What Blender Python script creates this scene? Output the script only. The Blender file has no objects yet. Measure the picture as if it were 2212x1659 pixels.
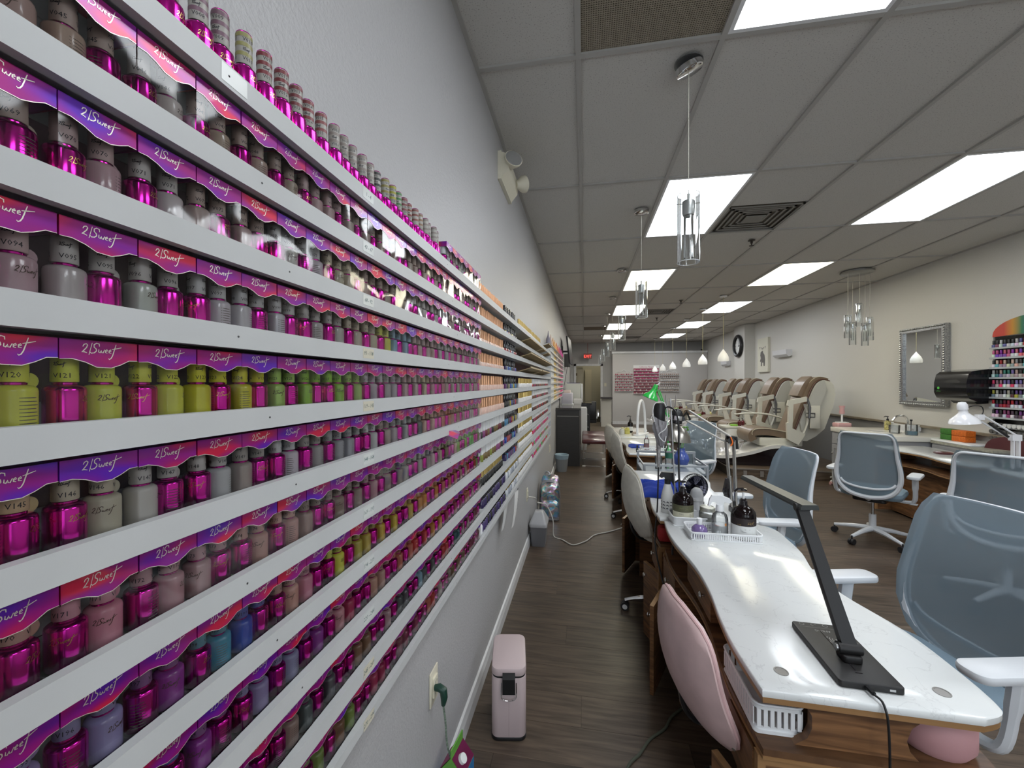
import bpy, math, random
from mathutils import Vector, Matrix
PI = math.pi
sc = bpy.context.scene
COL = sc.collection
rnd = random.Random(11)

# ---------------------------------------------------------------- camera, world, exposure
cam_d = bpy.data.cameras.new('camera'); cam = bpy.data.objects.new('camera', cam_d); COL.objects.link(cam)
cam_d.sensor_width = 36.0; cam_d.lens = 875.0 / 2212 * 36.0; cam_d.clip_start = 0.02; cam_d.clip_end = 60
cam.location = (0, 0, 1.49)
cam.rotation_euler = (PI/2 - 0.0035, 0, 0.1768)
sc.camera = cam
w = bpy.data.worlds.new('daylight'); sc.world = w; w.use_nodes = True
w.node_tree.nodes['Background'].inputs[0].default_value = (0.85, 0.92, 1.0, 1)
w.node_tree.nodes['Background'].inputs[1].default_value = 2.2
sc.view_settings.view_transform = 'Standard'; sc.view_settings.look = 'None'
sc.view_settings.exposure = 0.85; sc.view_settings.gamma = 1.0; sc.view_settings.use_curve_mapping = False
sc.cycles.max_bounces = 9; sc.cycles.diffuse_bounces = 5; sc.cycles.glossy_bounces = 4
sc.cycles.transparent_max_bounces = 32; sc.cycles.transmission_bounces = 8
sc.cycles.caustics_reflective = False; sc.cycles.caustics_refractive = False
sc.cycles.sample_clamp_indirect = 4.0
PANEL_E = 6.6        # strength of the ceiling light panels

# ---------------------------------------------------------------- helpers: materials
MATS = {}
def nt(name):
    m = bpy.data.materials.new(name); m.use_nodes = True
    t = m.node_tree; b = t.nodes['Principled BSDF']
    return m, t, b
def mat(name, col=(.8, .8, .8), rough=.5, metal=0, noise=0, nscale=40, bump=0, bscale=200, coat=0, emit=None, es=0, spec=None, alpha=None, trans=0, ior=1.45, stretch=None):
    if name in MATS: return MATS[name]
    m, t, b = nt(name)
    b.inputs['Base Color'].default_value = (*col, 1); b.inputs['Roughness'].default_value = rough
    b.inputs['Metallic'].default_value = metal; b.inputs['Coat Weight'].default_value = coat
    b.inputs['Transmission Weight'].default_value = trans; b.inputs['IOR'].default_value = ior
    if spec is not None: b.inputs['Specular IOR Level'].default_value = spec
    if emit: b.inputs['Emission Color'].default_value = (*emit, 1); b.inputs['Emission Strength'].default_value = es
    if noise or bump:
        tc = t.nodes.new('ShaderNodeTexCoord'); mp = t.nodes.new('ShaderNodeMapping')
        t.links.new(tc.outputs['Object'], mp.inputs[0])
        if stretch: mp.inputs['Scale'].default_value = stretch
    if noise:
        n = t.nodes.new('ShaderNodeTexNoise'); n.inputs['Scale'].default_value = nscale; n.inputs['Detail'].default_value = 5
        t.links.new(mp.outputs[0], n.inputs['Vector'])
        r = t.nodes.new('ShaderNodeValToRGB')
        r.color_ramp.elements[0].color = (*[max(0, c*(1-noise)) for c in col], 1); r.color_ramp.elements[0].position = .3
        r.color_ramp.elements[1].color = (*[min(1, c*(1+noise*.6)) for c in col], 1); r.color_ramp.elements[1].position = .7
        t.links.new(n.outputs[0], r.inputs[0]); t.links.new(r.outputs[0], b.inputs['Base Color'])
    if bump:
        n = t.nodes.new('ShaderNodeTexNoise'); n.inputs['Scale'].default_value = bscale; n.inputs['Detail'].default_value = 3
        t.links.new(mp.outputs[0], n.inputs['Vector'])
        u = t.nodes.new('ShaderNodeBump'); u.inputs['Strength'].default_value = bump; u.inputs['Distance'].default_value = .002
        t.links.new(n.outputs[0], u.inputs['Height']); t.links.new(u.outputs[0], b.inputs['Normal'])
    MATS[name] = m; return m
def wood(name, c1, c2, rough=.45, scale=(2, 60, 60), dist=3, vary=0.0, bump=.1):
    m, t, b = nt(name); L = t.links
    tc = t.nodes.new('ShaderNodeTexCoord'); mp = t.nodes.new('ShaderNodeMapping'); mp.inputs['Scale'].default_value = scale
    oi = t.nodes.new('ShaderNodeObjectInfo')
    ad = t.nodes.new('ShaderNodeVectorMath'); ad.operation = 'ADD'
    L.new(tc.outputs['Object'], mp.inputs[0]); L.new(mp.outputs[0], ad.inputs[0])
    ml = t.nodes.new('ShaderNodeVectorMath'); ml.operation = 'SCALE'; ml.inputs['Scale'].default_value = 37
    cb = t.nodes.new('ShaderNodeCombineXYZ'); L.new(oi.outputs['Random'], cb.inputs[0]); L.new(oi.outputs['Random'], cb.inputs[1])
    L.new(cb.outputs[0], ml.inputs[0]); L.new(ml.outputs[0], ad.inputs[1])
    n = t.nodes.new('ShaderNodeTexNoise'); n.inputs['Scale'].default_value = 1; n.inputs['Detail'].default_value = 7; n.inputs['Distortion'].default_value = dist*.2
    L.new(ad.outputs[0], n.inputs['Vector'])
    r = t.nodes.new('ShaderNodeValToRGB'); r.color_ramp.elements[0].position = .32; r.color_ramp.elements[1].position = .68
    r.color_ramp.elements[0].color = (*c1, 1); r.color_ramp.elements[1].color = (*c2, 1)
    L.new(n.outputs[0], r.inputs[0])
    if vary:
        hs = t.nodes.new('ShaderNodeHueSaturation'); mr = t.nodes.new('ShaderNodeMapRange')
        mr.inputs[3].default_value = 1-vary; mr.inputs[4].default_value = 1+vary
        L.new(oi.outputs['Random'], mr.inputs[0]); L.new(mr.outputs[0], hs.inputs['Value']); L.new(r.outputs[0], hs.inputs['Color']); L.new(hs.outputs[0], b.inputs['Base Color'])
    else: L.new(r.outputs[0], b.inputs['Base Color'])
    b.inputs['Roughness'].default_value = rough
    u = t.nodes.new('ShaderNodeBump'); u.inputs['Strength'].default_value = bump; u.inputs['Distance'].default_value = .001
    L.new(n.outputs[0], u.inputs['Height']); L.new(u.outputs[0], b.inputs['Normal'])
    MATS[name] = m; return m
def objcol(name, rough=.4, metal=0, coat=0):
    m, t, b = nt(name); oi = t.nodes.new('ShaderNodeObjectInfo'); t.links.new(oi.outputs['Color'], b.inputs['Base Color'])
    b.inputs['Roughness'].default_value = rough; b.inputs['Metallic'].default_value = metal; b.inputs['Coat Weight'].default_value = coat
    MATS[name] = m; return m
def clear(name, tint=(1, 1, 1), rough=.03, ior=1.45, bump=0, bscale=20, boost=1.0, milk=0):
    """thin clear plastic or glass: fresnel mix of transparent and gloss"""
    m = bpy.data.materials.new(name); m.use_nodes = True; t = m.node_tree; t.nodes.clear(); L = t.links
    o = t.nodes.new('ShaderNodeOutputMaterial'); mx = t.nodes.new('ShaderNodeMixShader'); tr = t.nodes.new('ShaderNodeBsdfTransparent'); g = t.nodes.new('ShaderNodeBsdfGlossy')
    tr.inputs[0].default_value = (*tint, 1); g.inputs['Roughness'].default_value = rough; fr = t.nodes.new('ShaderNodeFresnel'); fr.inputs[0].default_value = ior
    mu = t.nodes.new('ShaderNodeMath'); mu.operation = 'MULTIPLY'; mu.inputs[1].default_value = boost; mu.use_clamp = True
    L.new(fr.outputs[0], mu.inputs[0]); L.new(mu.outputs[0], mx.inputs[0]); L.new(tr.outputs[0], mx.inputs[1]); L.new(g.outputs[0], mx.inputs[2]); L.new(mx.outputs[0], o.inputs[0])
    if milk:
        m2 = t.nodes.new('ShaderNodeMixShader'); df = t.nodes.new('ShaderNodeBsdfDiffuse'); df.inputs[0].default_value = (.85, .86, .86, 1); m2.inputs[0].default_value = milk
        L.new(tr.outputs[0], m2.inputs[1]); L.new(df.outputs[0], m2.inputs[2]); L.new(m2.outputs[0], mx.inputs[1])
    if bump:
        tc = t.nodes.new('ShaderNodeTexCoord'); n = t.nodes.new('ShaderNodeTexNoise'); n.inputs['Scale'].default_value = bscale; n.inputs['Detail'].default_value = 0
        L.new(tc.outputs['Object'], n.inputs['Vector'])
        oi = t.nodes.new('ShaderNodeObjectInfo'); ad = t.nodes.new('ShaderNodeVectorMath'); sca = t.nodes.new('ShaderNodeVectorMath'); sca.operation = 'SCALE'
        L.new(tc.outputs['Object'], ad.inputs[0]); L.new(oi.outputs['Location'], sca.inputs[0]); sca.inputs['Scale'].default_value = 7.3; L.new(sca.outputs[0], ad.inputs[1]); L.new(ad.outputs[0], n.inputs['Vector'])
        u = t.nodes.new('ShaderNodeBump'); u.inputs['Strength'].default_value = bump; u.inputs['Distance'].default_value = .01
        L.new(n.outputs[0], u.inputs['Height']); L.new(u.outputs[0], g.inputs['Normal'])
    MATS[name] = m; return m

WHITE = mat('white_plastic', (.78, .79, .8), .35)
CHROME = mat('chrome', (.75, .75, .76), .12, 1)
STEEL = mat('brushed_steel', (.5, .5, .5), .32, 1)
BLACK = mat('black_plastic', (.012, .012, .013), .35)
BLACKG = mat('black_gloss', (.01, .008, .01), .08, coat=.6)
WALLR = mat('wall_paint_lit_warm', (.60, .585, .55), .5, bump=.6, bscale=110)  # same wall paint, with the brighter, warmer light on this side put into its colour
WALL = mat('wall_paint', (.455, .45, .455), .42, bump=.9, bscale=120)
WALLD = mat('wall_paint_dark', (.24, .235, .235), .5, bump=.3, bscale=110)
TRIM = mat('white_trim', (.68, .68, .68), .4, noise=.08, nscale=12)
SHELFW = mat('shelf_white', (.53, .54, .54), .42, noise=.05, nscale=9)
INK = mat('ink', (.02, .02, .03), .6)
TEAL = mat('handwriting_ink', (.01, .07, .07), .6)
PAPER = mat('paper', (.75, .74, .72), .7)
GOLD = mat('gold', (.75, .55, .2), .28, 1)
CREAM = mat('cream_plastic', (.70, .66, .53), .45)
CLEAR = clear('clear_plastic_film', (.99, .99, .99), .06, 1.45, bump=.5, bscale=14, boost=1.0)
CLEARS = clear('clear_plastic_side', (.98, .98, .98), .06, 1.3, boost=.5)
GLASS = clear('clear_glass', (.97, .98, .98), .02, 1.45, boost=.8)
BOTTLECL = clear('clear_bottle_plastic', (.96, .97, .97), .05, 1.45, boost=1.0, milk=.10)

# ---------------------------------------------------------------- helpers: meshes
class MB:
    def __init__(s): s.v = []; s.f = []; s.m = []; s.M = Matrix(); s.mi = 0
    def add(s, vs, fs):
        o = len(s.v); M = s.M
        s.v.extend([tuple(M @ Vector(p)) for p in vs])
        s.f.extend([tuple(i+o for i in f) for f in fs]); s.m.extend([s.mi]*len(fs)); return s
    def box(s, x0, x1, y0, y1, z0, z1):
        return s.add([(x0,y0,z0),(x1,y0,z0),(x1,y1,z0),(x0,y1,z0),(x0,y0,z1),(x1,y0,z1),(x1,y1,z1),(x0,y1,z1)],
            [(3,2,1,0),(4,5,6,7),(0,1,5,4),(1,2,6,5),(2,3,7,6),(3,0,4,7)])
    def loft(s, rings, c0=True, c1=True, closed=True):
        n = len(rings[0]); vs = [p for r in rings for p in r]; fs = []
        for a in range(len(rings)-1):
            for i in range(n if closed else n-1):
                j = (i+1) % n; fs.append((a*n+i, a*n+j, (a+1)*n+j, (a+1)*n+i))
        if c0: fs.append(tuple(reversed(range(n))))
        if c1: fs.append(tuple(range((len(rings)-1)*n, len(rings)*n)))
        return s.add(vs, fs)
    def prism(s, poly, z0, z1, ax='z'):
        def P(a, b, c): return {'z': (a, b, c), 'y': (a, c, b), 'x': (c, a, b)}[ax]
        r = [[P(a, b, z0) for a, b in poly], [P(a, b, z1) for a, b in poly]]
        return s.loft(r)
    def lathe(s, prof, n=20, c=(0, 0, 0)):
        return s.loft([[(c[0]+r*math.cos(2*PI*i/n), c[1]+r*math.sin(2*PI*i/n), c[2]+z) for i in range(n)] for r, z in prof], True, True)
    def tube(s, path, r, n=8, caps=True, closed=False, flat=1.0, up=None):
        P = [Vector(p) for p in path]; k = len(P); rings = []; prev = None
        for i, p in enumerate(P):
            if closed: d = P[(i+1) % k]-P[(i-1) % k]
            else: d = P[min(i+1, k-1)]-P[max(i-1, 0)]
            d.normalize()
            if up is not None: u = Vector(up)
            elif prev is None: u = Vector((0, 0, 1)) if abs(d.z) < .9 else Vector((1, 0, 0))
            else: u = prev
            a = d.cross(u)
            if a.length < 1e-5: a = d.cross(Vector((0.3, 1, .2)))
            a.normalize(); b = a.cross(d).normalized(); prev = b
            rr = r[i] if isinstance(r, (list, tuple)) else r
            rings.append([tuple(p + a*math.cos(2*PI*j/n)*rr + b*math.sin(2*PI*j/n)*rr*flat) for j in range(n)])
        if closed: rings.append(rings[0]); caps = False
        return s.loft(rings, caps, caps)
    def cyl(s, p0, p1, r0, r1=None, n=12): return s.tube([p0, p1], [r0, r0 if r1 is None else r1], n)
    def rbox(s, x0, x1, y0, y1, z0, z1, r=.02, e=.005, seg=4, top=True, bot=True):
        def ring(d, z): return [(x, y, z) for x, y in rrect(x0+d, x1-d, y0+d, y1-d, max(r-d, .0005), seg)]
        rings = ([ring(e, z0), ring(e*.3, z0+e*.3), ring(0, z0+e)] if bot else [ring(0, z0)]) + ([ring(0, z1-e), ring(e*.3, z1-e*.3), ring(e, z1)] if top else [ring(0, z1)])
        return s.loft(rings)
    def patch(s, fn, nu, nv, th):
        """closed slab: fn(u,v)->(point, normal)"""
        A = []; B = []
        for i in range(nu+1):
            for j in range(nv+1):
                p, n = fn(i/nu, j/nv); p = Vector(p); n = Vector(n).normalized()
                t = th(i/nu, j/nv) if callable(th) else th
                A.append(tuple(p+n*t/2)); B.append(tuple(p-n*t/2))
        N = (nu+1)*(nv+1); I = lambda i, j: i*(nv+1)+j; fs = []
        for i in range(nu):
            for j in range(nv):
                fs.append((I(i,j), I(i+1,j), I(i+1,j+1), I(i,j+1))); fs.append((N+I(i,j+1), N+I(i+1,j+1), N+I(i+1,j), N+I(i,j)))
        for i in range(nu):
            fs.append((I(i,0), N+I(i,0), N+I(i+1,0), I(i+1,0))); fs.append((I(i+1,nv), N+I(i+1,nv), N+I(i,nv), I(i,nv)))
        for j in range(nv):
            fs.append((I(0,j+1), N+I(0,j+1), N+I(0,j), I(0,j))); fs.append((I(nu,j), N+I(nu,j), N+I(nu,j+1), I(nu,j+1)))
        return s.add(A+B, fs)
    def strokes(s, lines, wd, fn=lambda x, y: (x, 0, y)):
        """flat ribbons along 2-D polylines"""
        for ln in lines:
            L = []; R_ = []
            for i, (x, y) in enumerate(ln):
                a = ln[max(i-1, 0)]; b = ln[min(i+1, len(ln)-1)]; dx, dy = b[0]-a[0], b[1]-a[1]; l = math.hypot(dx, dy) or 1
                w_ = wd*(1 if 0 < i < len(ln)-1 else .6)/2
                L.append(fn(x-dy/l*w_, y+dx/l*w_)); R_.append(fn(x+dy/l*w_, y-dx/l*w_))
            k = len(ln); s.add(L+R_, [(i, i+1, k+i+1, k+i) for i in range(k-1)])
        return s
    def mesh(s, name, mats, sm=40):
        me = bpy.data.meshes.new(name); me.from_pydata(s.v, [], s.f)
        for m in (mats if isinstance(mats, (list, tuple)) else [mats]): me.materials.append(m)
        if max(s.m, default=0): me.polygons.foreach_set('material_index', s.m)
        if sm:
            me.polygons.foreach_set('use_smooth', [True]*len(me.polygons)); me.update()
            me.set_sharp_from_angle(angle=math.radians(sm))
        me.update(); return me
def rrect(x0, x1, y0, y1, r, seg=4):
    o = []
    for cx, cy, a in ((x1-r, y0+r, -90), (x1-r, y1-r, 0), (x0+r, y1-r, 90), (x0+r, y0+r, 180)):
        for k in range(seg+1):
            t = math.radians(a+90*k/seg); o.append((cx+r*math.cos(t), cy+r*math.sin(t)))
    return o
def spline(P, n=6, closed=False):
    P = [Vector(p) for p in P]; k = len(P); out = []
    for i in range(k if closed else k-1):
        g = lambda j: P[j % k] if closed else P[min(max(j, 0), k-1)]
        a, b, c, d = g(i-1), g(i), g(i+1), g(i+2)
        for t in [q/n for q in range(n)]:
            out.append(.5*((2*b)+(c-a)*t+(2*a-5*b+4*c-d)*t*t+(3*b-a-3*c+d)*t**3))
    if not closed: out.append(P[-1])
    return [tuple(p) for p in out]
def obj(name, me, parent=None, label=None, loc=None, rot=None):
    o = bpy.data.objects.new(name, me); COL.objects.link(o); o.parent = parent
    if label: o['label'] = label
    if loc: o.location = loc
    if rot: o.rotation_euler = rot
    return o
def part(name, mb, m, parent, label=None, sm=40, loc=None, rot=None): return obj(name, mb.mesh(name, m, sm), parent, label, loc, rot)
def tag(o, label, cat, group=None, kind=None):
    o['label'] = label; o['category'] = cat
    if group: o['group'] = group
    if kind: o['kind'] = kind
    return o
def thing(name, label, cat, loc=(0, 0, 0), rz=0, group=None):
    o = bpy.data.objects.new(name, None); COL.objects.link(o); o.empty_display_size = .05
    o.location = loc; o.rotation_euler = (0, 0, rz); return tag(o, label, cat, group)
def solo(name, mb, m, label, cat, loc=(0, 0, 0), rot=(0, 0, 0), group=None, sm=40):
    o = obj(name, mb.mesh(name, m, sm), None, None, loc, rot); return tag(o, label, cat, group)
def struct(name, mb, m, parent=None, sm=0):
    o = obj(name, mb.mesh(name, m, sm), parent)
    if not parent: o['kind'] = 'structure'
    return o
def dup(o, loc=None, rz=None, label=None, parent=None, group=None):
    c = o.copy(); COL.objects.link(c); c.parent = parent
    if loc is not None: c.location = loc
    if rz is not None: c.rotation_euler = (0, 0, rz)
    if label: c['label'] = label
    if group: c['group'] = group
    for ch in list(o.children): dup(ch, parent=c)
    return c
TXT = {}
def text_geo(s, res=1):
    """triangles of a line of block lettering, height 1 for capitals"""
    if s in TXT: return TXT[s]
    cu = bpy.data.curves.new('t', 'FONT'); cu.body = s; cu.size = 1.0; cu.resolution_u = res; cu.align_x = 'CENTER'
    o = bpy.data.objects.new('t', cu); COL.objects.link(o)
    me = bpy.data.meshes.new_from_object(o.evaluated_get(bpy.context.evaluated_depsgraph_get()))
    r = ([tuple(v.co[:2]) for v in me.vertices], [tuple(p.vertices) for p in me.polygons])
    bpy.data.objects.remove(o); bpy.data.curves.remove(cu); bpy.data.meshes.remove(me)
    TXT[s] = r; return r
def add_text(mb, s, size, fn):
    v, f = text_geo(s); mb.add([fn(x*size, y*size) for x, y in v], f); return mb
ORD = ['first','second','third','fourth','fifth','sixth','seventh','eighth','ninth','tenth','eleventh','twelfth','thirteenth','fourteenth','fifteenth','sixteenth','seventeenth','eighteenth','nineteenth','twentieth']
def ordn(i):
    i += 1
    if i <= 20: return ORD[i-1]
    t = {2: 'twenty', 3: 'thirty', 4: 'forty', 5: 'fifty', 6: 'sixty'}[i//10]
    return t+'-'+ORD[i % 10-1] if i % 10 else {'twenty': 'twentieth', 'thirty': 'thirtieth', 'forty': 'fortieth', 'fifty': 'fiftieth', 'sixty': 'sixtieth'}[t]

# ---------------------------------------------------------------- the room
XL, XR, YF, YB, ZC = -.505, 4.2, -2.6, 15.65, 2.958
# floor with planks running across the room
PLK = wood('floor_plank', (.048, .034, .024), (.122, .086, .061), .38, (3.5, 42, 42), 4, vary=.22, bump=.12)
fl = struct('floor', MB().box(XL, XR, YF, 19, -.1, -.004), mat('floor_base', (.02, .015, .012), .8))
pw, pl = .182, 1.22
pm = MB().box(.0006, pl-.0006, .0006, pw-.0006, -.01, 0).mesh('plank', PLK, 0)
n = 0; rest = MB(); y = YF; row = 0
cands = []
while y < 15.6:
    x = XL - (row*.437 % pl)
    while x < XR:
        a, b = max(x, XL), min(x+pl, XR)
        if b-a > .02: cands.append((a, b, y))
        x += pl
    y += pw; row += 1
vis = [c for c in cands if c[2] > .35 and not (c[0] > 2.6 and c[2] > 7) and c[2] < 15][:292]
vs = set(vis)
for a, b, y in vis:
    if b-a > pl-.001: o = obj('plank', pm, fl, loc=(a, y, 0))
    else: o = obj('plank', MB().box(.0006, b-a-.0006, .0006, pw-.0006, -.01, 0).mesh('plank', PLK, 0), fl, loc=(a, y, 0))
for a, b, y in cands:
    if (a, b, y) not in vs: rest.box(a+.0006, b-.0006, y+.0006, y+pw-.0006, -.01, 0)
o = obj('floor_planks', rest.mesh('planks', PLK, 0), fl); o['kind'] = 'stuff'
struct('wall_left', MB().box(XL-.12, XL, YF, YB+.12, 0, 3.1), WALL)
wr = struct('wall_right', MB().box(XR, XR+.12, YF, YB+.12, 0, 3.1), WALLR)
struct('wall_lower', MB().box(XR-.012, XR, 6.54, 15, 0, .93), WALLD, wr)
struct('trim_1', MB().box(XR-.05, XR, 4.7, 15, .93, .955), wood('ledge_wood', (.12, .1, .07), (.3, .25, .18), .5, (60, 4, 60)))
struct('wall_column', MB().box(3.96, XR, 11.05, 11.75, 0, ZC), WALLR)
wb = struct('wall_back', MB().box(XL, -.33, YB, YB+.12, 0, 3.1).box(.62, 1.0, YB, YB+.12, 0, 3.1).box(-.33, .62, YB, YB+.12, 2.14, 3.1).box(1.0, XR, YB, YB+.12, 0, 3.1), WALLD if 0 else mat('back_paint', (.48, .47, .46), .6, bump=.3, bscale=110))
dj = struct('door_1', MB().box(-.39, -.31, YB-.03, YB, 0, 2.2).box(.60, .68, YB-.03, YB, 0, 2.2).box(-.39, .68, YB-.03, YB, 2.12, 2.2), TRIM)
part('door_leaf', MB().box(-.31, -.06, YB+.3, YB+.34, .01, 2.08), mat('cream_door', (.42, .38, .28), .5), dj)
part('hinge', MB().box(-.315, -.27, YB-.034, YB-.02, 1.75, 1.85), mat('brass_dark', (.1, .07, .04), .4, .8), dj)
hall = mat('hall_paint', (.42, .40, .33), .6)
struct('wall_hall', MB().box(-.5, 1.2, 18, 18.1, 0, ZC).box(-.6, -.5, YB+.12, 18, 0, ZC).box(1.2, 1.3, YB+.12, 18, 0, ZC).box(-.6, 1.3, YB+.12, 18.1, ZC, ZC+.1), hall)
hl = solo('hall_fill', MB().box(.2, .8, 16.4, 17.4, 2.93, 2.95), mat('hall_fill_panel', (.8, .8, .8), .5, emit=(1, .93, .72), es=3.0), 'unseen light panel added to brighten the hall behind the back door', 'ceiling light', sm=0)  # unseen glowing panel, added to brighten the hall
struct('door_2', MB().box(.02, .3, 17.9, 18, 0, 2.05).box(.04, .28, 17.88, 17.9, .1, 2.0), mat('hall_door', (.5, .46, .36), .5))
wp = struct('wall_partition', MB().box(.995, 4.19, 15.0, 15.12, 0, 2.53), mat('partition_paint', (.50, .48, .46), .55, bump=.3, bscale=110))
struct('cap_rail', MB().box(.97, 4.19, 14.96, 15.15, 2.53, 2.6), TRIM, wp)
struct('half_wall', MB().box(.56, .90, 14.0, 14.12, 0, .95), mat('half_wall_cream', (.55, .53, .47), .6), wp)
struct('half_wall_top', MB().box(.54, .92, 13.85, 14.2, .95, 1.0), mat('dark_counter', (.03, .022, .02), .3), wp)
struct('baseboard_left', MB().prism([(XL, 0), (XL+.016, 0), (XL+.016, .06), (XL+.012, .075), (XL+.009, .09), (XL, .095)], YF, YB, 'y'), TRIM)
struct('baseboard_back', MB().box(1.0, 4.19, 14.985, 15.0, 0, .1), TRIM)
struct('baseboard_right', MB().box(XR-.027, XR-.012, 6.54, 15, .0, .1), TRIM)
# shop front behind the camera, with two windows that let daylight in
wf = struct('wall_front', MB().box(XL, XR, YF-.12, YF, 0, .5).box(XL, XR, YF-.12, YF, 2.4, 3.1).box(XL, -.2, YF-.12, YF, .5, 2.4).box(1.5, 2.0, YF-.12, YF, .5, 2.4).box(3.9, XR, YF-.12, YF, .5, 2.4), WALL)
for i, (a, b) in enumerate(((-.2, 1.5), (2.0, 3.9))):
    wo = struct('window_%d' % (i+1), MB().box(a, b, YF-.08, YF-.04, .5, .55).box(a, b, YF-.08, YF-.04, 2.35, 2.4).box(a, a+.05, YF-.08, YF-.04, .55, 2.35).box(b-.05, b, YF-.08, YF-.04, .55, 2.35), TRIM)
    part('pane', MB().box(a+.05, b-.05, YF-.064, YF-.058, .55, 2.35), GLASS, wo, sm=0)
# ceiling: grid, tiles, light panels, air vents
m, t, b = nt('acoustic_tile'); L = t.links
b.inputs['Roughness'].default_value = .9
tc = t.nodes.new('ShaderNodeTexCoord'); v1 = t.nodes.new('ShaderNodeTexNoise'); v1.inputs['Scale'].default_value = 170; v1.inputs['Detail'].default_value = 2
L.new(tc.outputs['Object'], v1.inputs['Vector']); r = t.nodes.new('ShaderNodeValToRGB'); L.new(v1.outputs[0], r.inputs[0])
r.color_ramp.elements[0].position = .30; r.color_ramp.elements[0].color = (.30, .28, .265, 1); r.color_ramp.elements[1].position = .40; r.color_ramp.elements[1].color = (.57, .55, .515, 1)
L.new(r.outputs[0], b.inputs['Base Color']); TILE = m
GRIDM = mat('grid_paint', (.42, .405, .38), .5)
ce = struct('ceiling', MB().box(XL, XR, YF, YB, ZC+.06, ZC+.14), mat('plenum', (.1, .1, .1), .9))
GX0, GY0, GW, GD = -.028, 1.8576, .6096, 1.2192
gb = MB(); hb = .012
for i in range(0, 7): gb.box(GX0+GW*i-hb, GX0+GW*i+hb, YF, YB, ZC, ZC+.03)
for j in range(-3, 12): gb.box(XL, XR, GY0+GD*j-hb, GY0+GD*j+hb, ZC+.0005, ZC+.029)
gb.box(XL, XL+.02, YF, YB, ZC, ZC+.03).box(XR-.02, XR, YF, YB, ZC, ZC+.03)
struct('ceiling_grid', gb, GRIDM, ce)
lights = {(1, j) for j in (-3, -1, 1, 3, 5, 7, 9)} | {(4, j) for j in (-3, -1, 1, 3, 5, 7, 9)}
vents = {(0, -1): 'r', (2, 1): 's', (0, 7): 'r', (2, 5): 's', (2, 9): 's'}
tm = {}
for i in range(-1, 7):
    for j in range(-4, 12):
        x0, x1 = max(GX0+GW*i, XL), min(GX0+GW*(i+1), XR); y0, y1 = max(GY0+GD*j, YF), min(GY0+GD*(j+1), YB)
        if x1-x0 < .03 or y1-y0 < .03 or (i, j) in lights: continue
        halfv = vents.get((i, j))
        if halfv: y1 = GY0+GD*j+GD/2 + .0   # the vent takes the far half of the bay
        k = (round(x1-x0, 3), round(y1-y0, 3))
        if k not in tm: tm[k] = MB().box(.009, k[0]-.009, .009, k[1]-.009, .012, .028).mesh('ceiling_tile', TILE, 0)
        obj('ceiling_tile', tm[k], ce, loc=(x0, y0, ZC))
def panelmat(name, c, s):
    return mat(name, (.8, .8, .8), .5, emit=c, es=s)
PC = panelmat('light_panel_cool', (.91, .955, 1.0), PANEL_E); PWm = panelmat('light_panel_warm', (1.0, .93, .70), PANEL_E*.9); PN = panelmat('light_panel_neutral', (1.0, .96, .84), PANEL_E)
colname = {1: 'near the bottle wall', 4: 'over the right side'}
rowname = {-3: 'behind the doorway end', -1: 'nearest overhead', 1: 'second from the front', 3: 'third from the front', 5: 'fourth from the front', 7: 'fifth from the front', 9: 'last toward the back'}
for (i, j) in sorted(lights):
    pmn = PWm if j == 3 else PN if (i == 1 and j >= 5) else PC
    tone = 'warm' if j == 3 else 'cool white'
    o = thing('ceiling_light', '%s flat ceiling light panel %s, %s' % (tone, colname[i], rowname[j]), 'ceiling light', (GX0+GW*(i+.5), GY0+GD*(j+.5), ZC), 0, 'light panels in the ceiling')
    a, c = GW/2-.012, GD/2-.012
    part('frame', MB().box(-a, a, -c, -c+.018, 0, .03).box(-a, a, c-.018, c, 0, .03).box(-a, -a+.018, -c+.018, c-.018, 0, .03).box(a-.018, a, -c+.018, c-.018, 0, .03), WHITE, o, sm=0)
    part('diffuser', MB().box(-a+.018, a-.018, -c+.018, c-.018, .008, .014), pmn, o, sm=0)
VD = mat('vent_dark', (.10, .085, .065), .8); VM = mat('vent_mesh', (.30, .26, .20), .5)
for (i, j), kd in vents.items():
    cx, cy = GX0+GW*(i+.5), GY0+GD*(j+.75)
    nm = {(0, -1): 'large perforated air return nearest overhead', (2, 1): 'square grey air diffuser beside the second light panel', (0, 7): 'dark air return near the bottle wall at the back', (2, 5): 'square air diffuser over the middle of the room', (2, 9): 'square air diffuser farthest back'}[(i, j)]
    o = thing('air_vent', nm, 'air vent', (cx, cy, ZC), 0)
    a = GW/2-.012
    part('backing', MB().box(-a, a, -a, a, .022, .026), VD, o, sm=0)
    g = MB()
    if kd == 'r' and j == -1:
        q = 62
        for s_ in range(q+1):
            p = -a+2*a*s_/q; g.box(p-.0022, p+.0022, -a, a, .012, .014)
            g.box(-a, a, p-.0022, p+.0022, .0115, .0135)
        part('perforated_face', g, VM, o, sm=0)['kind'] = 'stuff'
    elif kd == 'r': part('perforated_face', g.box(-a, a, -a, a, .012, .016), mat('vent_brown', (.12, .085, .05), .7), o, sm=0)
    else:
        for k in range(5):
            r0 = a-.045*k; g.box(-r0, r0, -r0, -r0+.018, .004+.003*k, .01+.003*k).box(-r0, r0, r0-.018, r0, .004+.003*k, .01+.003*k).box(-r0, -r0+.018, -r0, r0, .004+.003*k, .01+.003*k).box(r0-.018, r0, -r0, r0, .004+.003*k, .01+.003*k)
        part('louvre', g, mat('vent_grey', (.24, .23, .21), .6), o, sm=0)
        part('centre_plate', MB().box(-.08, .08, -.08, .08, .004, .01), mat('vent_grey', (.24, .23, .21), .6), o, sm=0)
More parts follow.
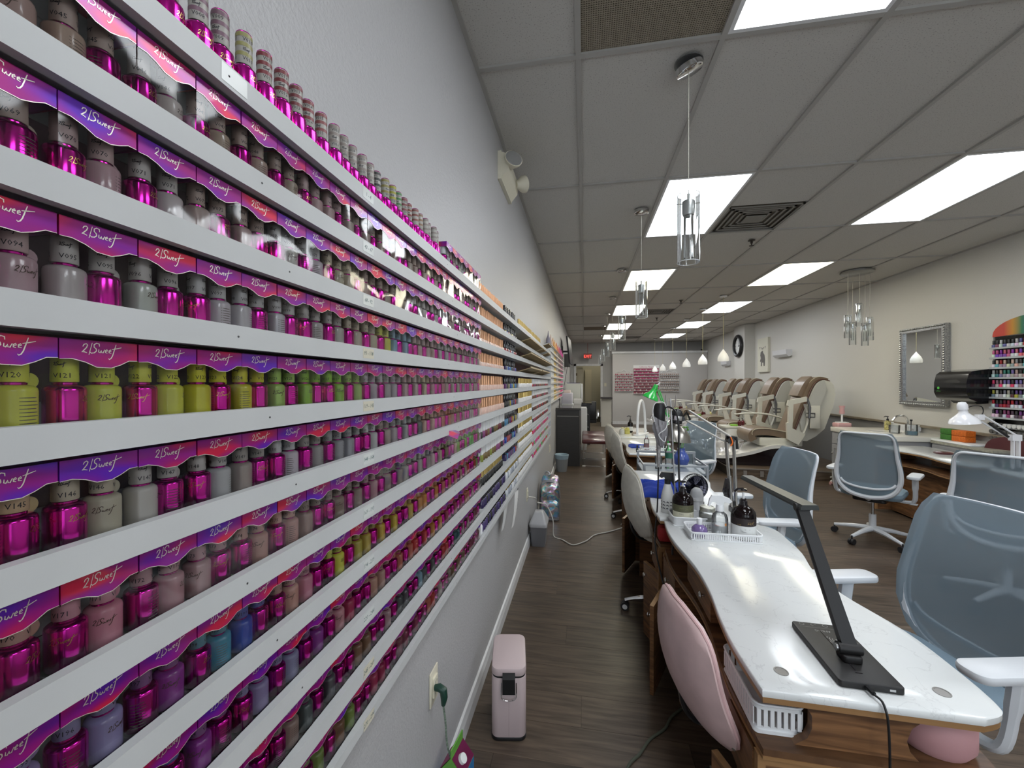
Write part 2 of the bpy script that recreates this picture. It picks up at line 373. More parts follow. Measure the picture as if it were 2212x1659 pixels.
for k, (x, y, s_) in enumerate(((1.70, 4.56, 'second light row'), (1.70, 7.67, 'fourth light row'), (1.62, 9.64, 'fifth light row'))):
    mb = MB().lathe([(.035, 0), (.035, -.004), (.012, -.008), (.012, -.03), (.006, -.032), (.006, -.05), (.024, -.052), (.024, -.056), (0, -.057)], 12)
    solo('sprinkler_head', mb, mat('dark_metal', (.06, .05, .045), .4, .7), 'small dark ceiling sprinkler head near the %s' % s_, 'sprinkler', (x, y, ZC), group='ceiling sprinklers')
# ---------------------------------------------------------------- wall shelves packed with polish
SXF, ZTOP, PIT = -.40, 1.853, .0987        # lip front, top of the top lip, pitch
Y0, Y1 = .05, 4.93
ROWW = ['top', 'second', 'third', 'fourth', 'fifth', 'sixth', 'seventh', 'eighth', 'ninth', 'tenth', 'bottom']
def rowname_(k): return 'top shelf' if k == 0 else 'bottom shelf' if k == 10 else ROWW[k]+' shelf down'
TAPE = mat('yellowed_tape', (.62, .58, .47), .35)
TAPEC = mat('clear_tape', (.66, .68, .66), .25)
LBL = ['1 - 4', '43 - 67', '68 - 92', '93 - 118', '119 - 143', '144 - 168', '169 - 193', '194 - 219', '220 - 244', '245 - 269', '270 - 294']
for k in range(11):
    zt = ZTOP-PIT*k; lh = .0268 if k < 10 else .019
    sh = thing('wall_shelf', 'long white wall shelf with a raised front lip, %s' % ('topmost of eleven' if k == 0 else 'lowest of eleven' if k == 10 else ROWW[k]+' from the top'), 'shelf', (XL, Y0, zt), 0, 'white shelves on the left wall')
    zb = -.009
    part('board', MB().box(.003, .093, 0, Y1-Y0-.03, zb-.012, zb), SHELFW, sh, sm=0)
    part('gap_shade_strip', MB().box(.0005, .0028, 0, Y1-Y0-.03, -.085 if k else zb, zb), mat('shelf_gap_shade', (.16, .10, .12), .7), sh, sm=0) if k else None  # shade and pink reflections behind the bottles, put into a dark strip
    for q in range(2):
        a, b = (0, 2.44) if q == 0 else (2.4405, Y1-Y0-.03)
        part('lip', MB().box(.0935, .105, a, b, -lh, 0), SHELFW, sh, sm=0)
    lb = MB(); lb.box(.1052, .1054, .634, .672, -.0215, -.003)
    if k == 0: part('number_tape', MB().box(.1052, .1054, .34, .375, -.0225, -.002), TAPEC, sh, sm=0)
    lp = part('number_tape', lb, TAPE if k in (3, 4, 9, 10) else TAPEC, sh, sm=0)
    tx = MB(); add_text(tx, LBL[k], .0108, lambda x, y: (.1056, .653+x*.9+y*.15, -.0155+y))
    part('handwriting', tx, TEAL, lp, sm=0)
    sc_ = MB()
    for yy in (.42, 1.05, 1.9, 2.9, 3.8):
        yy += rnd.uniform(-.1, .1); sc_.lathe([(.0016, 0), (.0016, .0004)], 8)
        # nail heads face the room
    nb = MB()
    for yy in (.35, 1.1, 1.9, 2.8, 3.7, 4.5):
        yy += ((k*37) % 11)*.012; nb.cyl((.105, yy, -.013), (.1054, yy, -.013), .0013, n=8)
    part('nail', nb, mat('nail_grey', (.08, .08, .08), .5, .5), sh, sm=0)['kind'] = 'stuff'
solo('shelf_end_board', MB().box(XL+.001, SXF+.002, Y1-.028, Y1, .84, ZTOP+.02), SHELFW, 'white vertical end board closing the far end of the shelves', 'shelf end', sm=0)

# --- the boxed pair: clear case, wavy magenta header, logo strokes
SW = [[(0,.30),(.02,.36),(.07,.385),(.105,.35),(.09,.28),(.04,.20),(0,.145),(.05,.155),(.12,.13)],
      [(.205,.42),(.17,.08)],
      [(.39,.33),(.375,.40),(.31,.42),(.255,.37),(.265,.30),(.32,.255),(.335,.20),(.29,.14),(.215,.125),(.19,.16)],
      [(.385,.25),(.39,.17),(.425,.15),(.455,.22),(.465,.16),(.50,.15),(.53,.25)],
      [(.555,.19),(.605,.22),(.59,.255),(.553,.225),(.56,.165),(.61,.15)], [(.645,.19),(.695,.22),(.68,.255),(.643,.225),(.65,.165),(.71,.155)],
      [(.80,.42),(.775,.25),(.75,.08),(.72,0),(.68,-.03),(.655,0)], [(.71,.265),(.80,.29),(.95,.34)]]
BW, BD, BH = .0570, .034, .0765
def front(x, z, off=.0004): return (off, x, z)
m, t, b = nt('header_foil'); L = t.links
oi = t.nodes.new('ShaderNodeObjectInfo'); tc = t.nodes.new('ShaderNodeTexCoord'); sx = t.nodes.new('ShaderNodeSeparateXYZ'); L.new(tc.outputs['Generated'], sx.inputs[0])
n1 = t.nodes.new('ShaderNodeTexNoise'); n1.inputs['Scale'].default_value = 1.3; n1.inputs['Detail'].default_value = 0; n1.noise_dimensions = '4D'
L.new(tc.outputs['Generated'], n1.inputs['Vector']); mu = t.nodes.new('ShaderNodeMath'); mu.operation = 'MULTIPLY'; mu.inputs[1].default_value = 50; L.new(oi.outputs['Random'], mu.inputs[0]); L.new(mu.outputs[0], n1.inputs['W'])
r = t.nodes.new('ShaderNodeValToRGB'); cr = r.color_ramp
cr.elements[0].position = .24; cr.elements[0].color = (.11, .012, .42, 1); cr.elements[1].position = .72; cr.elements[1].color = (.60, .012, .06, 1)
e = cr.elements.new(.40); e.color = (.24, .006, .27, 1); e = cr.elements.new(.58); e.color = (.33, .005, .17, 1)
L.new(n1.outputs[0], r.inputs[0]); L.new(r.outputs[0], b.inputs['Base Color']); b.inputs['Metallic'].default_value = .35; b.inputs['Roughness'].default_value = .35; b.inputs['Coat Weight'].default_value = .3
HEAD = m
SILV = mat('silver_foil_print', (.85, .78, .72), .3, .6)
hp = [(0, -.0165), (.008, -.0160), (.017, -.0185), (.025, -.0225), (.036, -.0228), (.043, -.0200), (.050, -.0160), (BW, -.0158), (BW, 0), (0, 0)]
hd = MB(); hd.add([(.0002, x, BH+z) for x, z in hp] + [(-.0003, x, BH+z) for x, z in hp], [tuple(range(9, -1, -1)), tuple(range(10, 20))] + [(i, (i+1) % 10, 10+(i+1) % 10, 10+i) for i in range(10)])
for y in (0, BW-.0004): hd.box(-BD, -.0003, y, y+.0004, BH-.0158, BH)
hd.box(-BD, -.0003, .0004, BW-.0004, BH-.0004, BH)
HEADM = hd.mesh('header_card', HEAD, 0)
lt = MB(); lt.strokes([[(x*.030+.014+y*.004, y*.030+BH-.0145) for x, y in ln] for ln in SW], .0008, lambda x, y: (.0005, x, y))
LETM = lt.mesh('logo_lettering', SILV, 0)
ed = MB(); ed.strokes([[(x, BH+z) for x, z in hp[:8]]], .0006, lambda x, y: (.0005, x, y)); EDM = ed.mesh('edge_line', SILV, 0)
cs = MB()
cs.add([(0, 0, 0), (0, BW, 0), (0, BW, BH-.012), (0, 0, BH-.012)], [(0, 1, 2, 3)])
cs.mi = 1
for y in (0.0002,): cs.add([(-BD, y, 0), (0, y, 0), (0, y, BH-.015), (-BD, y, BH-.015)], [(0, 1, 2, 3)])
cs.mi = 0
cs.add([(-BD, 0, .0003), (0, 0, .0003), (0, BW, .0003), (-BD, BW, .0003)], [(0, 1, 2, 3)])
CASEM = cs.mesh('clear_case', [CLEAR, CLEARS], 0)
dt = MB(); dt.cyl((-.024, .0525, .042), (-.0232, .0525, .042), .0068, n=16); DOTM = dt.mesh('colour_dot', objcol('dot_colour', .4), 30)

# --- bottles
def bottle_prof(): return [(.0005, 0), (.0118, 0), (.0129, .0015), (.0132, .003), (.0132, .0335), (.0126, .0358), (.0105, .0375), (.0076, .0382)]
POL = objcol('polish_colour', .25, 0, .4); CAPL = objcol('cap_label_colour', .45)
MAG = mat('magenta_chrome', (.72, .02, .42), .16, .92); NECK = mat('magenta_neck', (.6, .02, .35), .2, .9)
def bm(n, m): return MB().lathe(bottle_prof(), n).mesh('bottle_body', m)
def capm(n, m): return MB().lathe([(.0005, .0405), (.0083, .0405), (.0085, .041), (.0083, .0732), (.0078, .0740), (.0005, .0740)], n).mesh('cap', m)
def neckm(n): return MB().lathe([(.0066, .0380), (.0076, .0385), (.0076, .0398), (.0066, .0402), (.0066, .0406)], n).mesh('neck', NECK)
BODYP, BODYG, CAPM, NECKM = bm(22, POL), bm(22, MAG), capm(18, CAPL), neckm(16)
BODYP2, BODYG2, CAPM2 = bm(12, POL), bm(12, MAG), capm(10, CAPL)
# small script printed on the bottles, wrapped round the body
def wrap(rad, x, z, a0=0): a = x/rad+a0; return (rad*math.cos(a), rad*math.sin(a), z)
bs = MB(); bs.strokes([[(x*.017-.0085+y*.004, y*.018+.022) for x, y in ln] for ln in SW], .0006, lambda x, z: wrap(.01335, x, z)); 
SCRG = bs.mesh('gold_script', GOLD, 0); SCRD = bs.mesh('dark_script', mat('script_brown', (.12, .08, .06), .5), 0)
fl_ = MB()
for i in range(9): fl_.strokes([[(-.007, .006+i*.0028), (-.002, .006+i*.0028), (.002, .006+i*.0028), (.006-(i % 3)*.001, .006+i*.0028)]], .0007, lambda x, z: wrap(.01335, x, z))
FINE = fl_.mesh('fine_print', mat('fine_ink', (.16, .13, .12), .6), 0)
NUMM = {}
def nummesh(s):
    if s not in NUMM:
        mb = MB()
        for z in (.0440, .0640):
            for a in (-.75, 1.35, 3.4): add_text(mb, s, .0058, lambda x, y: wrap(.00862, x*.95, z+y, a))
        for a in (-.9, 1.2): mb.strokes([[(x*.008-.004, y*.010+.0530) for x, y in ln] for ln in SW], .0005, lambda x, z: wrap(.00862, x, z, a))
        NUMM[s] = mb.mesh('number_print', INK, 0)
    return NUMM[s]
CN = {'nude': (.50, .36, .30), 'pale pink': (.62, .42, .42), 'milky white': (.66, .62, .60), 'white': (.72, .72, .74), 'lemon yellow': (.86, .88, .06), 'yellow': (.88, .80, .03), 'lime green': (.28, .60, .03), 'light green': (.40, .68, .12), 'lilac grey': (.50, .48, .56), 'cream': (.66, .56, .40), 'peach': (.78, .50, .25), 'warm grey': (.42, .38, .34), 'grey': (.40, .40, .41), 'silver grey': (.45, .45, .47), 'salmon': (.62, .30, .24), 'dusty rose': (.55, .28, .32), 'pink': (.68, .25, .34), 'taupe': (.32, .22, .18), 'orange': (.80, .25, .03), 'amber': (.72, .42, .03), 'lavender': (.30, .26, .55), 'purple': (.25, .03, .30), 'teal blue': (.05, .30, .42), 'royal blue': (.02, .06, .50), 'bright red': (.65, .03, .03), 'coral': (.72, .14, .09), 'brown': (.20, .10, .05), 'dark grey': (.07, .08, .09), 'moss green': (.18, .28, .05), 'burgundy': (.22, .02, .06), 'plum': (.16, .03, .14), 'wine red': (.40, .02, .08), 'mustard': (.55, .42, .05), 'black': (.02, .02, .02), 'neon green': (.10, .65, .05), 'sky blue': (.25, .45, .62), 'dark teal': (.03, .12, .14)}
def seq(*a):
    o = []
    for i in range(0, len(a), 2): o += [a[i]]*a[i+1]
    return o
ROWC = [None,
  seq('nude',3,'milky white',1,'nude',3,'pale pink',2,'nude',3,'taupe',1,'nude',4,'pale pink',8),
  seq('nude',2,'pale pink',1,'milky white',1,'nude',2,'white',2,'cream',2,'nude',4,'milky white',4,'pale pink',7),
  seq('white',1,'pale pink',1,'milky white',2,'white',3,'milky white',2,'cream',2,'lemon yellow',1,'sky blue',2,'pale pink',3,'milky white',2,'pale pink',6),
  seq('lemon yellow',4,'yellow',2,'light green',1,'lime green',2,'light green',1,'lilac grey',3,'pale pink',2,'cream',1,'pink',2,'pale pink',7),
  seq('peach',1,'peach',1,'cream',1,'milky white',2,'warm grey',1,'white',1,'warm grey',1,'grey',2,'white',1,'nude',1,'silver grey',2,'dark grey',1,'salmon',2,'coral',2,'salmon',2,'pale pink',4),
  seq('salmon',2,'pink',1,'dusty rose',1,'dusty rose',1,'salmon',2,'taupe',1,'taupe',2,'dusty rose',1,'taupe',2,'warm grey',3,'pale pink',1,'cream',1,'mustard',1,'salmon',1,'lime green',2,'neon green',2,'moss green',2),
  seq('lavender',1,'lavender',1,'lavender',1,'purple',1,'teal blue',1,'royal blue',1,'salmon',1,'pink',1,'lemon yellow',1,'mustard',2,'amber',2,'amber',1,'orange',3,'coral',3,'salmon',2,'bright red',2,'moss green',2),
  seq('royal blue',2,'royal blue',2,'purple',1,'lavender',1,'lavender',1,'purple',1,'pink',1,'wine red',1,'salmon',2,'coral',2,'bright red',2,'orange',2,'wine red',3,'coral',2,'pink',2,'salmon',2),
  seq('taupe',2,'moss green',1,'plum',2,'purple',1,'taupe',1,'dark grey',2,'brown',2,'dusty rose',1,'dark grey',2,'sky blue',1,'dark grey',2,'bright red',2,'dark teal',2,'burgundy',4),
  seq('plum',2,'burgundy',2,'plum',2,'moss green',2,'brown',1,'moss green',1,'wine red',2,'burgundy',3,'coral',1,'bright red',1,'pale pink',1,'taupe',1,'brown',3,'burgundy',3)]
START = [0, 43, 68, 93, 119, 144, 169, 194, 220, 245, 270]
PITY = .0584
def put_pair(k, i, num, ybox, zf, cname, case=True):
    near = i < 13
    col = CN[cname]; jit = [min(.9, c**.78*rnd.uniform(.94, 1.08)) for c in col]
    where = 'in the %s box from the left on the %s' % (ordn(i), rowname_(k))
    gelfirst = rnd.random() < .5
    if (k, i) in ((3, 1), (4, 2), (4, 3), (5, 2), (6, 2)): gelfirst = True if (k, i) != (3, 1) else True
    if (k, i) in ((3, 2), (3, 3), (5, 1), (4, 4)): gelfirst = False
    tilt = rnd.uniform(-.012, .012)
    bx = obj('polish_box', CASEM, None, None, (SXF-.0125, ybox+.0007, zf)); bx.rotation_euler = (0, 0, tilt*.5)
    tag(bx, 'clear box with wavy magenta header, %s from the left on the %s' % (ordn(i), rowname_(k)), 'polish box', group='boxed pairs on the %s' % rowname_(k))
    h = obj('header_card', HEADM, bx)
    obj('logo_lettering', LETM, h); obj('edge_line', EDM, h)
    if near: d = obj('colour_dot', DOTM, bx); d.color = (*[c*.8 for c in jit], 1)
    for s_ in (0, 1):
        gel = (s_ == 0) == gelfirst
        loc = (SXF-.0125-.0165, ybox+.0145+.0265*s_, zf+.0008); rz = rnd.uniform(-.9, .9)
        me = (BODYG if near else BODYG2) if gel else (BODYP if near else BODYP2)
        o = obj('gel_bottle' if gel else 'polish_bottle', me, None, None, loc, (0, 0, rz)); o.color = (*jit, 1)
        tag(o, ('magenta mirror gel bottle ' if gel else cname+' polish bottle ')+where, 'nail polish', 'gel bottles in boxes' if gel else 'polish bottles in boxes')
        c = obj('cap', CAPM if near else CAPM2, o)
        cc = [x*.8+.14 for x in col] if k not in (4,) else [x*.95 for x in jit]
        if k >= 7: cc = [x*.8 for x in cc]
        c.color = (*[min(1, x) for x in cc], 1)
        if near:
            obj('neck', NECKM, o); obj('number_print', nummesh('V%03d' % num), c)
            if i < 9:
                q = rnd.random()
                obj('script_print' if q < .6 else 'fine_print', (SCRG if gel else SCRD) if q < .6 else FINE, o, rot=(0, 0, rnd.uniform(-.5, .9)))
for k in range(1, 11):
    zf = ZTOP-PIT*k-.009
    cols = ROWC[k]; N = 25
    for i in range(N):
        num = START[k]+i; yb = .1370+PITY*i+rnd.uniform(0, .0006)
        put_pair(k, i, num, yb, zf, cols[min(i, len(cols)-1)])
# a box that sits crooked on top of the seventh row
bx = obj('polish_box', CASEM, None, None, (SXF+.004, 1.165, ZTOP-PIT*6+.002), (.0, .35, .25)); tag(bx, 'clear magenta-topped box tipped over the lip of the seventh shelf down', 'polish box', group='boxed pairs on the seventh shelf down')
h = obj('header_card', HEADM, bx); obj('logo_lettering', LETM, h)
# top shelf: loose bottles, then five boxes
zf = ZTOP-.009
_b = MB()
for z_ in (.0485, .0585, .0685): _b.loft([[(.00858*math.cos(2*PI*i/18), .00858*math.sin(2*PI*i/18), z) for i in range(18)] for z in (z_, z_+.0042)], False, False)
BANDM = _b.mesh('label_bands', CAPL); TOPM = MB().lathe([(.0080, .0738), (.0082, .0742), (.0075, .0752), (.0005, .0752)], 18).mesh('cap_top', MAG)
CAPC = [(.35, .33, .32)]*7+[(.30, .16, .22)]*2+[(.45, .42, .16), (.30, .05, .06), (.30, .05, .06), (.28, .06, .07), (.32, .05, .06), (.36, .1, .1)]+[(.42, .36, .32)]*5+[(.05, .05, .05), (.42, .36, .12), (.5, .48, .05), (.08, .3, .08), (.35, .1, .12), (.32, .08, .05), (.36, .12, .1), (.4, .25, .15)]+[(.4, .35, .32)]*9
cn_ = ['grey']*7+['grey-pink']*2+['olive']+['red']*4+['rust']+['grey-beige']*5+['black', 'gold', 'yellow', 'green', 'rust', 'brown', 'rust', 'tan']+['beige']*9
i = 0; y = .17
while y < 1.155:
    o = obj('gel_bottle', BODYG if i < 24 else BODYG2, None, None, (XL+.075+rnd.uniform(-.004, .004), y, zf), (0, 0, rnd.uniform(-.5, .5)))
    tag(o, 'loose magenta mirror bottle with %s label on its cap, %s along the top shelf' % (cn_[min(i, 36)], ordn(i)), 'nail polish', 'loose magenta bottles on the top shelf')
    o.scale = (1.1, 1.1, 1.2)
    c = obj('cap', CAPM, o, 'cap with a %s printed label' % cn_[min(i, 36)]); c.color = (.36, .34, .31, 1); q_ = obj('label_bands', BANDM, c); q_.color = (*[v_*.62 for v_ in CAPC[min(i, 36)]], 1); obj('cap_top', TOPM, c); obj('neck', NECKM, o)
    if i < 26: obj('number_print', nummesh('V%03d' % (max(1, i+1))), c)
    if i < 12: obj('script_print', SCRG, o, rot=(0, 0, rnd.uniform(-.5, .5)))
    y += .0312; i += 1
for q in range(7): put_pair(0, i+q, 30+q, 1.178+PITY*q, zf, ('white', 'pale pink', 'milky white')[q % 3])

# --- the other brands further along the same shelves
def simple_bottle(name, kind, mats):
    mb = MB()
    if kind == 'peach':
        mb.mi = 0; mb.rbox(-.0135, .0135, -.0135, .0135, 0, .031, .006, .002, 3)
        mb.mi = 1; mb.lathe([(.0005, .031), (.0088, .031), (.0092, .035), (.0080, .072), (.0005, .0725)], 12)
    elif kind == 'black':
        mb.mi = 0; mb.rbox(-.016, .016, -.016, .016, 0, .034, .005, .002, 3)
        mb.mi = 1; mb.rbox(-.0095, .0095, -.0095, .0095, .035, .076, .003, .001, 2)
    elif kind == 'tallwhite':
        mb.mi = 0; mb.lathe([(.0005, 0), (.0165, 0), (.017, .002), (.017, .026), (.015, .029), (.0005, .029)], 12)
        mb.mi = 1; mb.rbox(-.0145, .0145, -.0145, .0145, .0295, .074, .004, .001, 2)
    elif kind == 'gold':
        mb.mi = 0; mb.lathe([(.0005, 0), (.0115, 0), (.012, .002), (.012, .030), (.008, .035), (.0005, .035)], 12)
        mb.mi = 1; mb.lathe([(.0005, .0352), (.0082, .0352), (.0082, .07), (.0005, .0705)], 12)
    return mb.mesh(name, mats)
COP = mat('copper_cap', (.70, .38, .22), .3, .75); PEA = mat('peach_glass', (.72, .50, .42), .3, coat=.5)
DKB = mat('black_lacquer', (.015, .014, .02), .2, coat=.5); WHC = mat('white_cap', (.75, .75, .75), .4)
MSP = simple_bottle('peach_bottle', 'peach', [PEA, COP]); MSB = simple_bottle('black_bottle', 'black', [POL, DKB])
MST = simple_bottle('white_capped_bottle', 'tallwhite', [POL, WHC]); MSG = simple_bottle('gold_bottle', 'gold', [POL, GOLD])
MSK = simple_bottle('black_bottle', 'gold', [POL, DKB]); 
DARKS = [(.04, .03, .10), (.05, .2, .35), (.35, .3, .03), (.3, .03, .03), (.02, .02, .02), (.02, .05, .3), (.1, .02, .12)]
def fill(k, ya, yb, step, me, name, cat_label, colf, dx=.03, group=None):
    n = int((yb-ya)/step); zf = ZTOP-PIT*k-.009
    for i in range(n):
        o = obj(name, me, None, None, (SXF-.012-dx+rnd.uniform(-.002, .002), ya+step*(i+.5), zf), (0, 0, rnd.uniform(-.06, .06)))
        c = colf(i); o.color = (*c, 1)
        tag(o, '%s, %s of its kind on the %s' % (cat_label, ordn(i), rowname_(k)), 'nail polish', group or cat_label+'s')
whitey = lambda i: (.70, .68, .66); drk = lambda i: rnd.choice(DARKS); mix = lambda i: rnd.choice([(.2, .22, .04), (.12, .02, .03), (.03, .03, .03), (.15, .1, .04), (.2, .05, .15)])
reds = lambda i: rnd.choice([(.35, .02, .03), (.12, .03, .03), (.3, .04, .12), (.03, .03, .03), (.15, .08, .04)])
for k in range(0, 6): fill(k, 1.61, 2.17, .0345, MSP, 'peach_bottle', 'peach bottle with copper cap', whitey)
for k in (6, 7): fill(k, 1.61, 2.17, .043, MST, 'white_capped_bottle', 'dark bottle with tall white cap', mix)
fill(8, 1.61, 2.10, .0255, MSG, 'gold_capped_bottle', 'black bottle with gold cap', lambda i: (.02, .02, .02), .02, 'gold-capped black bottles')
for k in (9, 10): fill(k, 1.66, 2.17, .0265, MSK, 'black_bottle', 'slim black bottle', lambda i: rnd.choice([(.05, .03, .12), (.02, .02, .02), (.03, .02, .08)]), .02)
for k in (9, 10): fill(k, 2.20, 2.60, .028, MSG, 'silver_bottle', 'slim silver-blue bottle', lambda i: rnd.choice([(.5, .52, .55), (.3, .32, .36), (.65, .65, .66)]), .02)
for k in range(0, 9): fill(k, 2.19, 2.60, .046, MSB, 'black_capped_bottle', 'square bottle with black cap', drk)
for k in (0, 4, 5, 6, 7, 8, 9, 10): fill(k, 2.65, 3.34, .0345, MSG, 'gold_capped_bottle', 'white bottle with gold cap', whitey, .02)
for k in range(4, 8): fill(k, 3.38, 4.85, .0440, MST, 'white_capped_bottle', 'red bottle with white cap', reds)
for k in (8, 9, 10): fill(k, 3.38, 4.85, .052, MST, 'red_bottle', 'red and white bottle', lambda i: rnd.choice([(.5, .02, .06), (.1, .3, .1), (.5, .05, .2)]))
for k in (0,): fill(k, 3.36, 4.0, .0345, MSG, 'gold_capped_bottle', 'taller gold-capped bottle', lambda i: (.45, .35, .15), .02)
CARD = mat('kraft_board', (.34, .25, .13), .6)
for k, segs in ((1, ((2.72, 3.55), (3.6, 3.85), (4.1, 4.4))), (2, ((2.75, 3.6), (3.62, 4.6))), (3, ((2.75, 3.5), (3.55, 4.3))), (0, ((4.15, 4.55),))):
    for j, (a, b_) in enumerate(segs):
        zf = ZTOP-PIT*k
        mb = MB(); nseg = max(1, round((b_-a)/.21))
        o = thing('display_tray', 'tilted kraft-brown display tray leaning out of the %s, %s from the left' % (rowname_(k), ordn(j)), 'display tray', (SXF-.03, a, zf+.012), 0, 'brown trays leaning out of the shelves')
        o.rotation_euler = (0, -.28, 0)
        for q in range(nseg):
            l = (b_-a)/nseg; pb = MB().box(-.03, .075, l*q+.002, l*(q+1)-.002, 0, .005).box(.07, .075, l*q+.002, l*(q+1)-.002, .005, .012)
            part('tray_panel', pb, CARD, o, sm=0)
# white squeeze bottle near the end of the bottom shelf
mb = MB().lathe([(.0005, 0), (.014, 0), (.015, .003), (.015, .038), (.011, .044), (.006, .046), (.006, .050), (.0045, .05), (.002, .066), (.0005, .066)], 16)
solo('squeeze_bottle', mb, WHITE, 'small plain white squeeze bottle standing at the gap on the bottom shelf', 'bottle', (SXF-.03, 1.628, ZTOP-PIT*10-.009))

# --- second rack further along the wall
rk = thing('wall_rack', 'ten-tier white rack of polish on the left wall beyond the long shelves', 'rack', (XL, 5.2, 1.2), 0)
for y in (0, 1.8, 3.62): part('upright', MB().box(.001, .06, y, y+.02, 0, .80), TRIM, rk, sm=0)
for k in range(9): part('tier', MB().box(.001, .068, .0205, 3.62, .01+k*.087, .018+k*.087).box(.064, .068, .0205, 3.62, .018+k*.087, .028+k*.087), TRIM, rk, sm=0)
cols = [(.75, .74, .72)]*7+[(.62, .5, .25)]*4+[(.75, .5, .38)]*5+[(.7, .35, .3)]*3+[(.6, .04, .2)]*6
for k in range(9):
    for i in range(25):
        o = obj('small_polish_bottle', MSP if 0 else MSK if 0 else MST if i < 7 else MSG if i < 11 else BODYP2, None, None, (XL+.035, 5.2+.09+.141*i, 1.2+.0185+k*.087), None)
        if i >= 7: o.scale = (1.4, 1.4, .95)
        o.color = (*cols[i], 1); tag(o, '%s bottle, %s along the %s tier up of the far wall rack' % ('white' if i < 7 else 'gold' if i < 11 else 'peach' if i < 19 else 'pink', ordn(i), ORD[k]), 'nail polish', 'bottles in the far wall rack')
for i in range(9):
    mb = MB().lathe([(.0005, 0), (.03, 0), (.032, .01), (.028, .07), (.012, .11), (.004, .17), (.0005, .175)], 10)
    c = [(.3, .28, .35), (.6, .45, .4), (.6, .3, .1), (.75, .4, .15), (.7, .2, .1), (.6, .1, .15), (.55, .03, .25), (.5, .03, .3), (.5, .02, .2)][i]
    solo('cone_bottle', mb, mat('cone_%d' % i, c, .4), 'cone-topped bottle on top of the far wall rack, %s from the left' % ORD[i], 'bottle', (XL+.036, 5.35+.4*i, 1.2+.0185+8*.087+.079 if 0 else 1.2+.80+.0), group='cone bottles over the far rack')
part('top_board', MB().box(.001, .075, 0, 3.64, .795, .80), TRIM, rk, sm=0)
# ---------------------------------------------------------------- mesh-backed client chairs
def meshfab():
    m = bpy.data.materials.new('blue_grey_mesh'); m.use_nodes = True; t = m.node_tree; L = t.links; b = t.nodes['Principled BSDF']
    b.inputs['Base Color'].default_value = (.25, .31, .35, 1); b.inputs['Roughness'].default_value = .75
    o = t.nodes['Material Output']; mx = t.nodes.new('ShaderNodeMixShader'); tr = t.nodes.new('ShaderNodeBsdfTransparent'); mx.inputs[0].default_value = .55
    tr.inputs[0].default_value = (.88, .93, .97, 1)
    L.new(tr.outputs[0], mx.inputs[1]); L.new(b.outputs[0], mx.inputs[2]); L.new(mx.outputs[0], o.inputs[0]); return m
MESHF = meshfab(); SEATF = mat('blue_grey_seat', (.19, .26, .32), .85, bump=.3, bscale=500); CHW = mat('chair_white', (.66, .68, .71), .38)
RUB = mat('caster_black', (.018, .018, .02), .5)
def bx_(z):
    P = [(.40, -.15), (.46, -.20), (.55, -.228), (.68, -.238), (.82, -.25), (.94, -.275), (1.05, -.31)]
    for (a, x), (b, y) in zip(P, P[1:]):
        if z <= b: return x+(y-x)*(z-a)/(b-a)
    return P[-1][1]
def bk(y, z): return (bx_(z)+.95*y*y, y, z)
def hw_(z):
    P = [(.46, .11), (.49, .165), (.53, .195), (.60, .222), (.70, .226), (.82, .208), (.95, .198), (1.0, .188), (1.03, .165)]
    if z <= .46: return .11
    for (a, x), (b, y) in zip(P, P[1:]):
        if z <= b: return x+(y-x)*(z-a)/(b-a)
    return .165
def star(parent, r, zt, zc, m, curved=False, ringed=False):
    for i in range(5):
        a = 2*PI*i/5+.3; c, s = math.cos(a), math.sin(a)
        if curved: P = spline([(0, 0, zt), (c*r*.35, s*r*.35, zt+.03), (c*r*.75, s*r*.75, zt+.01), (c*r, s*r, zc+.012)], 4); mb = MB().tube(P, [.018]*4+[.015]*4+[.012]*5, 8, flat=1.0)
        else: mb = MB().tube([(c*.02, s*.02, zt), (c*r*.5, s*r*.5, zt-.012), (c*r, s*r, zc+.015)], [.026, .020, .014], 8, flat=1.0)
        part('leg', mb, m, parent)
        cb = MB(); n = (-s, c)
        for q in (-1, 1):
            x, y = c*r+n[0]*.012*q, s*r+n[1]*.012*q
            cb.cyl((x-n[0]*.009, y-n[1]*.009, .027), (x+n[0]*.009, y+n[1]*.009, .027), .027, n=14)
        cb.cyl((c*r, s*r, .03), (c*r, s*r, zc+.02), .007)
        cst = part('caster', cb, RUB, parent)
        if ringed:
            x, y = c*r+n[0]*.0225, s*r+n[1]*.0225
            part('hub_cap', MB().cyl((x, y, .027), (x+n[0]*.002, y+n[1]*.002, .027), .016, n=12).cyl((c*r-n[0]*.0225, s*r-n[1]*.0225, .027), (c*r-n[0]*.0245, s*r-n[1]*.0245, .027), .016, n=12), WHITE, cst)
